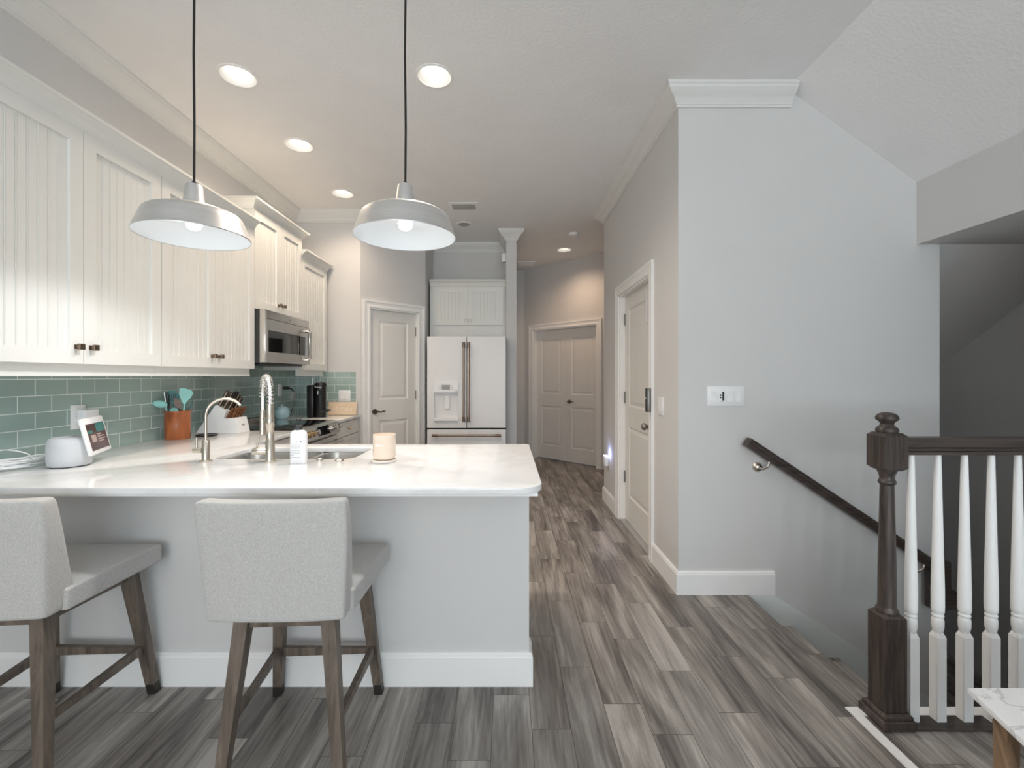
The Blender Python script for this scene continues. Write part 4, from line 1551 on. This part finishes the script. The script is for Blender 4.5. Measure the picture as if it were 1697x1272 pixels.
def flat_head(outline, m, th=0.005, yaw=0.0, holes=False, cup=0.0):
    """outline = [(side, along)] drawn in the plane across the camera; leans with the handle"""
    def go(t, q, d):
        s = Vector((math.cos(yaw), math.sin(yaw), 0))
        s = (s - d * s.dot(d)).normalized()
        nrm = s.cross(d).normalized()
        bm = NB()
        cen = sum((Vector((a, b, 0)) for a, b in outline), Vector()) / len(outline)
        def P(a, b, k):
            dist = 0.0
            return q + s * a + d * b + nrm * k
        A = [bm.verts.new(P(a, b, -th / 2)) for a, b in outline]
        B = [bm.verts.new(P(a, b, th / 2)) for a, b in outline]
        inner = 0.75
        C = [bm.verts.new(P(cen.x + (a - cen.x) * inner, cen.y + (b - cen.y) * inner, -th / 2 + cup)) for a, b in outline]
        D = [bm.verts.new(P(cen.x + (a - cen.x) * inner, cen.y + (b - cen.y) * inner, th / 2 + cup)) for a, b in outline]
        n = len(outline)
        for i in range(n):
            j = (i + 1) % n
            bm.faces.new((A[i], A[j], B[j], B[i]))
            bm.faces.new((A[i], A[j], C[j], C[i]))
            bm.faces.new((B[i], B[j], D[j], D[i]))
        bm.faces.new(C); bm.faces.new(D)
        h = obj('head', bm, m, t, smooth=50)
        if holes:
            bm = NB()
            for i in range(5):
                a = -0.022 + i * 0.011
                c0_, c1_ = P(a * 0.7, 0.02, -th / 2 - 0.0006), P(a, 0.062, -th / 2 - 0.0006)
                bar(bm, c0_, c1_, 0.0035, None, 0.002, up=nrm)
                c0_, c1_ = P(a * 0.7, 0.02, th / 2 + 0.0006), P(a, 0.062, th / 2 + 0.0006)
                bar(bm, c0_, c1_, 0.0035, None, 0.002, up=nrm)
            obj('slot', bm, M['darkgap'], h)
    return go


CK = Vector((-2.131, 2.946, 0))
YAW = math.radians(35.6)
def UP(r, q, z):
    """r to the right and q towards the bar, seen from the stools"""
    return CK + Vector((0.81 * r + 0.58 * q, 0.58 * r - 0.81 * q, z))
turner = [(-0.006, -0.005), (0.006, -0.005), (0.010, 0.012), (0.028, 0.034), (0.042, 0.068), (0.030, 0.086), (0.0, 0.096), (-0.034, 0.096), (-0.034, 0.055), (-0.020, 0.022)]
def ell(a, b, n=22):
    return [(a * math.cos(2 * PI * k / n), b + b * math.sin(2 * PI * k / n)) for k in range(n)]
peel = [(-0.004, 0.0), (0.010, 0.0), (0.017, 0.024), (0.012, 0.056), (0.0, 0.068), (-0.014, 0.054), (-0.016, 0.020)]
B0 = Z + 0.034
utensil('spatula', 'broad mint green turner at the right front of the crock', UP(0.02, 0.012, B0), UP(0.036, 0.026, 1.145), M['teal'], flat_head(turner, M['teal'], 0.005, YAW))
utensil('slotted_turner', 'dark teal slotted turner at the back of the crock', UP(0.0, -0.022, B0), UP(-0.026, -0.036, 1.140), M['tealdark'], flat_head(ell(0.042, 0.045), M['tealdark'], 0.005, YAW, True))
utensil('serving_spoon', 'mint green spoon leaning out left of the crock', UP(-0.030, 0.0, B0), UP(-0.062, 0.006, 1.120), M['teal'], flat_head([(-0.024 + 0.036 * math.cos(a) , 0.028 + 0.024 * math.sin(a) - 0.010 * math.cos(a)) for a in [2 * PI * k / 22 for k in range(22)]], M['teal'], 0.005, YAW, False, -0.006))
utensil('ladle', 'short mint green spoon low at the front rim of the crock', UP(-0.010, 0.020, B0), UP(-0.018, 0.028, 1.075), M['teal'], flat_head(ell(0.024, 0.022), M['teal'], 0.006, YAW, False, -0.006))
utensil('scraper', 'taupe brown scraper in the middle of the crock', UP(0.006, 0.0, B0), UP(0.004, 0.004, 1.112), M['black'], flat_head([(a - b * 0.22, b) for a, b in peel], M['brown'], 0.009, YAW))
t = utensil('tongs', 'steel and black tongs standing at the left back of the crock', UP(-0.040, -0.012, B0), UP(-0.070, -0.016, 1.215), M['steel'], lambda t, q, d: None)
bm = NB(); tube(bm, [(0.010, 0.006, 0), UP(-0.055, -0.018, 1.215) - UP(-0.040, -0.012, B0)], 0.005, 8); obj('black_arm', bm, M['black'], t)
t = utensil('whisk', 'wire whisk with teal loops at the right of the crock', UP(0.042, -0.012, B0), UP(0.050, -0.020, 1.095), M['steel'], lambda t, q, d: None)
q = UP(0.050, -0.020, 1.095) - UP(0.042, -0.012, B0)
bm = NB()
for k in range(5):
    a = PI * k / 5
    sd = Vector((math.cos(a), math.sin(a), 0)) * 0.018
    dd = Vector((0.22, 0.10, 0.96))
    tube(bm, smooth_path([q, q + dd * 0.03 + sd, q + dd * 0.065 + sd * 0.8, q + dd * 0.082, q + dd * 0.065 - sd * 0.8, q + dd * 0.03 - sd, q], 4), 0.0013, 5)
obj('wire_loop', bm, M['tealdark'], t, smooth=60)

# dark trivet
t = NB(); lathe(t, [(0.001, 0), (0.060, 0), (0.066, 0.006), (0.066, 0.010), (0.058, 0.010), (0.054, 0.006), (0.001, 0.006)], (-2.045, 3.10, Z), 40)
tag(obj('trivet', t, M['black'], smooth=30), 'flat black round spoon rest beside the wooden crock', 'spoon rest')

# knife block
t = thing('knife_block', 'angular white knife block full of dark-handled knives beside the range', 'knife block', (-2.05, 3.295, Z))
bm = NB()
prism(bm, [(-2.205, 0), (-2.070, 0.196), (-2.055, 0.200), (-1.990, 0.155), (-2.012, 0.105), (-1.925, 0.110), (-1.900, 0)], 3.225, 3.365, 'y')
for v in bm.verts:
    v.co.z += Z
obj('block', bm, M['white'], t, local=False)
bm = NB(); prism(bm, rrect(-0.018, 0.018, -0.006, 0.006, 0.003), 0, 0.002, 'z')
fd_ = Vector((0.9755, 0, 0.2217)); ux = Vector((0, 1, 0)); uz = Vector((-0.2217, 0, 0.9755))
cc = Vector((-1.9125, 3.30, Z + 0.055))
bm.transform(Matrix(((ux.x, uz.x, fd_.x, cc.x), (ux.y, uz.y, fd_.y, cc.y), (ux.z, uz.z, fd_.z, cc.z), (0, 0, 0, 1))))
bdg = obj('badge', bm, M['vent'], t, local=False)


def knife(name, label, p, d, ln, w, th, m, grp):
    t = thing(name, label, 'knife', p, 0, grp)
    d = Vector(d).normalized()
    bm = NB(); bar(bm, (0, 0, 0), d * ln, th, th, w, w * 0.9, up=(1, 0, 0)); obj('handle', bm, m, t)
    bm = NB(); s = d.cross(Vector((0, 1, 0))).normalized()
    bar(bm, d * 0.002 + s * 0.0, d * (ln - 0.003), th * 1.10, None, w * 0.26, w * 0.26, up=(1, 0, 0))
    obj('tang', bm, M['steelpale'] if m is M['knifewood'] else M['knifewood'], t)
    return t


KD = (0.50, 0.0, 0.86)
big = [(-2.050, 3.245, 0.196, 0.125), (-2.036, 3.275, 0.186, 0.120), (-2.022, 3.250, 0.176, 0.105), (-2.008, 3.280, 0.166, 0.098),
       (-2.045, 3.335, 0.192, 0.118), (-2.024, 3.350, 0.176, 0.110), (-2.001, 3.340, 0.160, 0.105)]
kl = ['tallest dark-handled knife, front end of the upper row in the white block', 'second dark-handled knife of the upper row in the white block', 'third dark-handled knife of the upper row, behind the faucet arc', 'short dark-handled knife just left of the scissors in the white block',
      'dark-handled knife standing behind the tallest one in the white block', 'dark-handled knife to the right of the scissors in the white block', 'rightmost dark-handled knife of the upper row in the white block']
for (x, y, z, l), lb in zip(big, kl):
    knife('kitchen_knife', lb, (x, y, Z + z - 0.004), KD, l, 0.024, 0.014, M['knifewood'], 'large knives in the white block')
for r in range(2):
    for i in range(4):
        knife('steak_knife', 'small copper-toned steak knife in the lower rows of the white block', (-1.995 + r * 0.030, 3.243 + i * 0.034, Z + 0.102 + r * 0.002), KD, 0.085, 0.016, 0.011, M['steakwood'], 'steak knives in the white block')
t = thing('kitchen_scissors', 'black and steel kitchen scissors standing up in the white block', 'scissors', (-2.022, 3.303, Z + 0.1795))
bm = NB()
dK = Vector(KD).normalized()
for s in (-1, 1):
    c = dK * 0.105 + Vector((0, s * 0.014, 0))
    side = dK.cross(Vector((0, 1, 0))).normalized()
    tube(bm, [c + (dK * math.cos(2 * PI * k / 16) * 0.024 + Vector((0, 1, 0)) * math.sin(2 * PI * k / 16) * 0.011) for k in range(17)], 0.0045, 8, False)
obj('finger_loop', bm, M['black'], t, smooth=60)
bm = NB()
for s in (-1, 1):
    bar(bm, Vector((0, -s * 0.004, 0)), dK * 0.085 + Vector((0, s * 0.009, 0)), 0.010, 0.008, 0.004)
obj('blade', bm, M['chrome'], t)

# filtered-water tap
t = thing('filter_faucet', 'slim brushed nickel gooseneck water tap left of the main faucet', 'faucet', (-1.436, 2.17, Z))
bm = NB(); lathe(bm, [(0.028, 0), (0.028, 0.003), (0.018, 0.006), (0.0165, 0.010), (0.0165, 0.098), (0.014, 0.101), (0.001, 0.101)], (0, 0, 0), 28); obj('body', bm, M['nickel'], t, smooth=40)
bm = NB()
P = [(0, 0, 0.10), (0, 0, 0.17), (0, 0, 0.215)]
for k in range(1, 13):
    a = PI * k / 12 * 0.80
    P.append((0.074 * (1 - math.cos(a)), 0.03 * (1 - math.cos(a)), 0.215 + 0.082 * math.sin(a)))
tube(bm, P, 0.0062, 12); obj('spout', bm, M['nickel'], t, smooth=60)
bm = NB()
lathe(bm, [(0.013, -0.058), (0.013, -0.016)], (0, 0, 0.052), 20, 'x')
lathe(bm, [(0.009, -0.018), (0.009, 0.0)], (0, 0, 0.052), 16, 'x')
tube(bm, [(-0.044, 0, 0.060), (-0.043, 0, 0.112)], 0.005, 10)
obj('lever', bm, M['nickel'], t, smooth=40)

# main faucet
t = thing('kitchen_faucet', 'tall brushed nickel spring faucet with pull-down spray over the sink', 'faucet', (-1.123, 2.158, Z))
bm = NB(); lathe(bm, [(0.027, 0), (0.027, 0.004), (0.0215, 0.007), (0.0205, 0.012), (0.020, 0.095), (0.0175, 0.098), (0.0175, 0.168), (0.019, 0.170), (0.019, 0.205), (0.0175, 0.208), (0.0165, 0.272), (0.010, 0.276), (0.001, 0.276)], (0, 0, 0), 32); obj('column', bm, M['nickel'], t, smooth=40)
hd = Vector((-0.140, 0.195, 0)); hr = hd.length / 2; hdn = hd.normalized()
path = [Vector((0, 0, 0.27)), Vector((0, 0, 0.295)), Vector((0, 0, 0.315))]
for k in range(1, 25):
    a = PI * k / 24
    path.append(hdn * (hr * (1 - math.cos(a))) + Vector((0, 0, 0.315 + 0.086 * math.sin(a))))
path += [hd + Vector((0, 0, 0.30)), hd + Vector((0, 0, 0.26)), hd + Vector((0, 0, 0.215))]
bm = NB(); tube(bm, path, 0.0066, 12); obj('hose', bm, M['white'], t, smooth=60)
sp_ = smooth_path(path[:-2], 6)
Ls = [0.0]
for a, b in zip(sp_, sp_[1:]):
    Ls.append(Ls[-1] + (b - a).length)
tot = Ls[-1]
turns = 21
hp = []
sidev = Vector((-hdn.y, hdn.x, 0))
idx = 0
N_ = turns * 12
for i in range(N_ + 1):
    s = tot * i / N_
    while idx < len(Ls) - 2 and Ls[idx + 1] < s:
        idx += 1
    u = (s - Ls[idx]) / max(1e-6, Ls[idx + 1] - Ls[idx])
    c = sp_[idx].lerp(sp_[idx + 1], u)
    td_ = (sp_[min(idx + 2, len(sp_) - 1)] - sp_[max(idx - 1, 0)]).normalized()
    nv = td_.cross(sidev).normalized()
    a = 2 * PI * turns * i / N_
    hp.append(c + (sidev * math.cos(a) + nv * math.sin(a)) * 0.0150)
bm = NB(); tube(bm, hp, 0.0021, 6); obj('spring', bm, M['chrome'], t, smooth=60)
bm = NB(); lathe(bm, [(0.008, 0.232), (0.0125, 0.228), (0.0135, 0.20), (0.0135, 0.13), (0.015, 0.118), (0.018, 0.104), (0.016, 0.100), (0.001, 0.100)], hd, 26); obj('spray_head', bm, M['nickel'], t, smooth=40)
bm = NB(); tube(bm, [(0, 0, 0.188), hd * 0.5 + Vector((0, 0, 0.188)), hd * 0.93 + Vector((0, 0, 0.188))], 0.005, 10)
obj('dock_arm', bm, M['nickel'], t, smooth=60)
bm = NB()
lathe(bm, [(0.001, -0.080), (0.0165, -0.079), (0.0175, -0.076), (0.0175, -0.036), (0.016, -0.034), (0.016, 0.0)], (0, 0, 0.050), 26, 'x')
tube(bm, [(-0.064, 0, 0.064), (-0.050, 0, 0.128)], 0.0040, 10)
obj('lever', bm, M['nickel'], t, smooth=40)

# soap bottle
t = thing('soap_bottle', 'white pump soap bottle with grey print standing before the sink', 'bottle', (-0.973, 2.128, Z))
bm = NB()
R = []
for w, d, z, r in ((0.035, 0.019, 0.0, 0.012), (0.0365, 0.0205, 0.004, 0.014), (0.0365, 0.0205, 0.126, 0.014), (0.0355, 0.0195, 0.137, 0.014), (0.032, 0.0185, 0.146, 0.014), (0.025, 0.017, 0.1525, 0.014), (0.015, 0.015, 0.155, 0.0149)):
    R.append([(x, y, z) for x, y in rrect(-w, w, -d, d, r)])
loft(bm, R); obj('body', bm, M['white'], t, smooth=50)
bm = NB(); lathe(bm, [(0.0155, 0.153), (0.0155, 0.174), (0.013, 0.177), (0.004, 0.178), (0.004, 0.196), (0.010, 0.197), (0.011, 0.206), (0.006, 0.209), (0.001, 0.209)], (0, 0, 0), 22)
tube(bm, [(0, 0, 0.202), (-0.004, 0.016, 0.202), (-0.006, 0.030, 0.197)], 0.004, 8)
obj('pump', bm, M['darkgap'], t, smooth=40)
bm = NB()
for x0, x1, z, hh in ((-0.028, 0.012, 0.089, 0.002), (-0.028, 0.018, 0.081, 0.0018), (-0.028, 0.016, 0.076, 0.0016), (-0.028, 0.006, 0.071, 0.0016), (-0.028, 0.016, 0.060, 0.0016), (-0.028, 0.018, 0.055, 0.0016), (-0.028, 0.016, 0.050, 0.0016), (-0.028, 0.014, 0.045, 0.0016), (-0.028, -0.014, 0.036, 0.004), (-0.028, 0.016, 0.028, 0.0025)):
    box(bm, x0, x1, -0.0209, -0.0203, z, z + hh)
for i, x0 in enumerate((-0.028, -0.019, -0.010, -0.002)):
    box(bm, x0, x0 + 0.0016, -0.0209, -0.0203, 0.096, 0.104)
obj('label_print', bm, M['ink'], t)
bm = NB(); lathe(bm, [(0.001, -0.0006), (0.0045, -0.0006), (0.0045, 0)], (0.018, -0.0203, 0.102), 14, 'y'); obj('label_emblem', bm, M['inkblue'], t)

# candle
t = thing('candle_jar', 'peach glass jar candle on a pale coaster on the bar worktop', 'candle', (-0.583, 2.165, Z))
bm = NB(); lathe(bm, [(0.001, 0.0), (0.055, 0.0), (0.0575, 0.003), (0.0575, 0.008), (0.055, 0.0115), (0.001, 0.0115)], (0, 0, 0), 40); obj('coaster', bm, M['palestone'], t, smooth=40)
bm = NB(); lathe(bm, [(0.001, 0.012), (0.042, 0.012), (0.050, 0.018), (0.053, 0.032), (0.053, 0.128), (0.0535, 0.130), (0.050, 0.130), (0.0495, 0.104), (0.001, 0.103)], (0, 0, 0), 44); jar = obj('jar', bm, M['peach'], t, smooth=40)
bm = NB(); lathe(bm, [(0.001, 0.1035), (0.049, 0.1035), (0.049, 0.106), (0.001, 0.107)], (0, 0, 0), 36); tube(bm, [(0, 0, 0.105), (0, 0, 0.116)], 0.001, 6); obj('wax', bm, M['wax'], t, smooth=40)
bm = NB()
for z, a0, a1 in ((0.088, 232, 262), (0.083, 232, 282), (0.078, 232, 258)):
    k = 10
    for zz0, zz1 in ((z, z + 0.0022),):
        A = [(0.0534 * math.cos(math.radians(a0 + (a1 - a0) * i / k)), 0.0534 * math.sin(math.radians(a0 + (a1 - a0) * i / k))) for i in range(k + 1)]
        for (xa, ya), (xb, yb) in zip(A, A[1:]):
            bm.faces.new([bm.verts.new(p) for p in ((xa, ya, zz0), (xb, yb, zz0), (xb, yb, zz1), (xa, ya, zz1))])
obj('label_print', bm, M['trim'], jar)

for x, y, r, lb in ((-0.805, 2.185, 0.022, 'larger round metal cap on the worktop right of the soap bottle'), (-0.905, 2.200, 0.016, 'smaller round metal cap close beside the soap bottle')):
    o = NB(); lathe(o, [(0.001, 0.011), (r * 0.6, 0.010), (r * 0.9, 0.006), (r, 0.002), (r, 0)], (x, y, Z), 26)
    tag(obj('sink_button', o, M['nickel'], smooth=50), lb, 'sink button', 'metal caps on the worktop')

# beyond the range
t = thing('blue_jar', 'round pale blue ceramic jar with lid knob beside the range', 'jar', (-2.125, 4.30, Z))
bm = NB(); lathe(bm, [(0.001, 0.0), (0.035, 0.0), (0.055, 0.014), (0.067, 0.040), (0.069, 0.066), (0.060, 0.098), (0.042, 0.116), (0.025, 0.123), (0.001, 0.125)], (0, 0, 0), 40); obj('pot', bm, M['blue'], t, smooth=60)
bm = NB(); lathe(bm, [(0.008, 0.123), (0.006, 0.128), (0.010, 0.134), (0.009, 0.141), (0.001, 0.143)], (0, 0, 0), 20); obj('lid_knob', bm, M['blue'], t, smooth=60)
bm = NB(); tube(bm, [Vector((-0.012, -0.058, 0.094)) + Vector((0.010 * math.cos(2 * PI * k / 16), -0.002 - 0.004 * math.sin(2 * PI * k / 16), 0.009 * math.sin(2 * PI * k / 16))) for k in range(17)], 0.0018, 6, False); obj('hole_rim', bm, M['darkgap'], t)

t = thing('coffee_machine', 'tall black capsule coffee machine on the far worktop', 'coffee machine', (-1.87, 4.50, Z))
bm = NB(); box(bm, -0.085, -0.018, -0.065, 0.065, 0.0, 0.318, 0.012); obj('water_tank', bm, M['black'], t, smooth=40)
bm = NB()
lathe(bm, [(0.001, 0.0), (0.050, 0.0), (0.052, 0.004), (0.052, 0.30), (0.056, 0.304), (0.057, 0.325), (0.048, 0.340), (0.001, 0.346)], (0.028, 0, 0), 36)
obj('body', bm, M['black'], t, smooth=40)
bm = NB(); lathe(bm, [(0.001, -0.014), (0.020, -0.014), (0.026, -0.006), (0.026, 0.004)], (0.034, -0.050, 0.245), 24, 'y'); cn = obj('nozzle', bm, M['blackglass'], t, smooth=40)
bm = NB(); box(bm, 0.026, 0.030, -0.068, -0.0645, 0.228, 0.262); obj('nozzle_glint', bm, M['chrome'], cn)
bm = NB(); box(bm, 0.02, 0.115, -0.045, 0.045, 0.058, 0.076, 0.004); tray = obj('cup_tray', bm, M['black'], t, smooth=40)
bm = NB(); box(bm, 0.055, 0.105, -0.048, -0.0445, 0.062, 0.072); obj('tray_trim', bm, M['chrome'], tray)
bm = text_mesh('Nespresso', 0.016, 0.0006)
bm.transform(Matrix.Translation((0.028, -0.0575, 0.300)) @ Matrix.Rotation(PI / 2, 4, 'X'))
obj('brand_lettering', bm, M['white'], t)
def glass(x, y, z, lb, r, h):
    bm = NB()
    lathe(bm, [(0.001, 0.0), (r * 0.85, 0.0), (r, h), (r - 0.002, h), (r * 0.85 - 0.002, 0.006), (0.001, 0.006)], (x, y, z), 28)
    tag(obj('drinking_glass', bm, M['clear'], smooth=40), lb, 'glass', 'glasses on the coffee machine')
glass(-1.922, 4.50, Z + 0.3185, 'clear glass on top of the coffee machine, left one', 0.026, 0.075)
glass(-1.842, 4.50, Z + 0.3465, 'clear glass on top of the coffee machine, right one', 0.030, 0.062)

t = thing('wooden_sign', 'pale wooden sign board with white lettering leaning on the far tiles', 'sign', (-1.725, 4.77, Z))
ta = math.radians(-9)
RX = Matrix.Rotation(ta, 4, 'X')
bm = NB(); box(bm, -0.148, 0.148, -0.007, 0.007, 0.001, 0.136, 0.002); bm.transform(RX); obj('board', bm, M['board'], t)
bm = NB()
rnd = random.Random(5)
for k in range(11):
    x = -0.105 + k * 0.020
    hh = 0.030 + 0.022 * ((k * 7) % 3) / 2
    bar(bm, (x, -0.0078, 0.035), (x + 0.004, -0.0078, 0.035 + hh), 0.0045, None, 0.0016, up=(0, 1, 0))
bm.transform(RX); obj('lettering', bm, M['boardink'], t)

# ------------------------------------------------------------------ marble-topped table in the corner
t = thing('side_table', 'wooden table with white veined marble top at the lower right corner', 'table', (1.6, 0.95, 0))
top = [(1.288, 1.272), (1.238, 1.09), (1.238, 0.70), (1.288, 0.52), (1.95, 0.52), (2.0, 0.70), (2.0, 1.09), (1.95, 1.272)]
slab('marble_top', [(x - 1.6, y - 0.95) for x, y in top], [], 0.432, 0.450, M['marble'], t, 0.003)
bm = NB()
ins = [(1.6 + (x - 1.6) * 0.90, 0.95 + (y - 0.95) * 0.90) for x, y in top]
prism(bm, [(x - 1.6, y - 0.95) for x, y in ins], 0.396, 0.4318, 'z')
obj('apron', bm, M['tablewood'], t)
for x, y in ins:
    bm = NB(); leg_bar(bm, (x - 1.6 + (0.02 if x < 1.6 else -0.02), y - 0.95 + (0.02 if y < 0.95 else -0.02), 0.396), (x - 1.6 + (0.02 if x < 1.6 else -0.02), y - 0.95 + (0.02 if y < 0.95 else -0.02), 0), 0.036, 0.030)
    obj('leg', bm, M['tablewood'], t)
for i in range(len(ins)):
    (xa, ya), (xb, yb) = ins[i], ins[(i + 1) % len(ins)]
    f = lambda x, y, z: (1.0 * (x - 1.6) * 0.97, (y - 0.95) * 0.97, z)
    bm = NB()
    bar(bm, f(xa, ya, 0.39), f(xb, yb, 0.10), 0.020, None, 0.012)
    bar(bm, f(xb, yb, 0.39), f(xa, ya, 0.10), 0.020, None, 0.012)
    obj('lattice', bm, M['tablewood'], t)
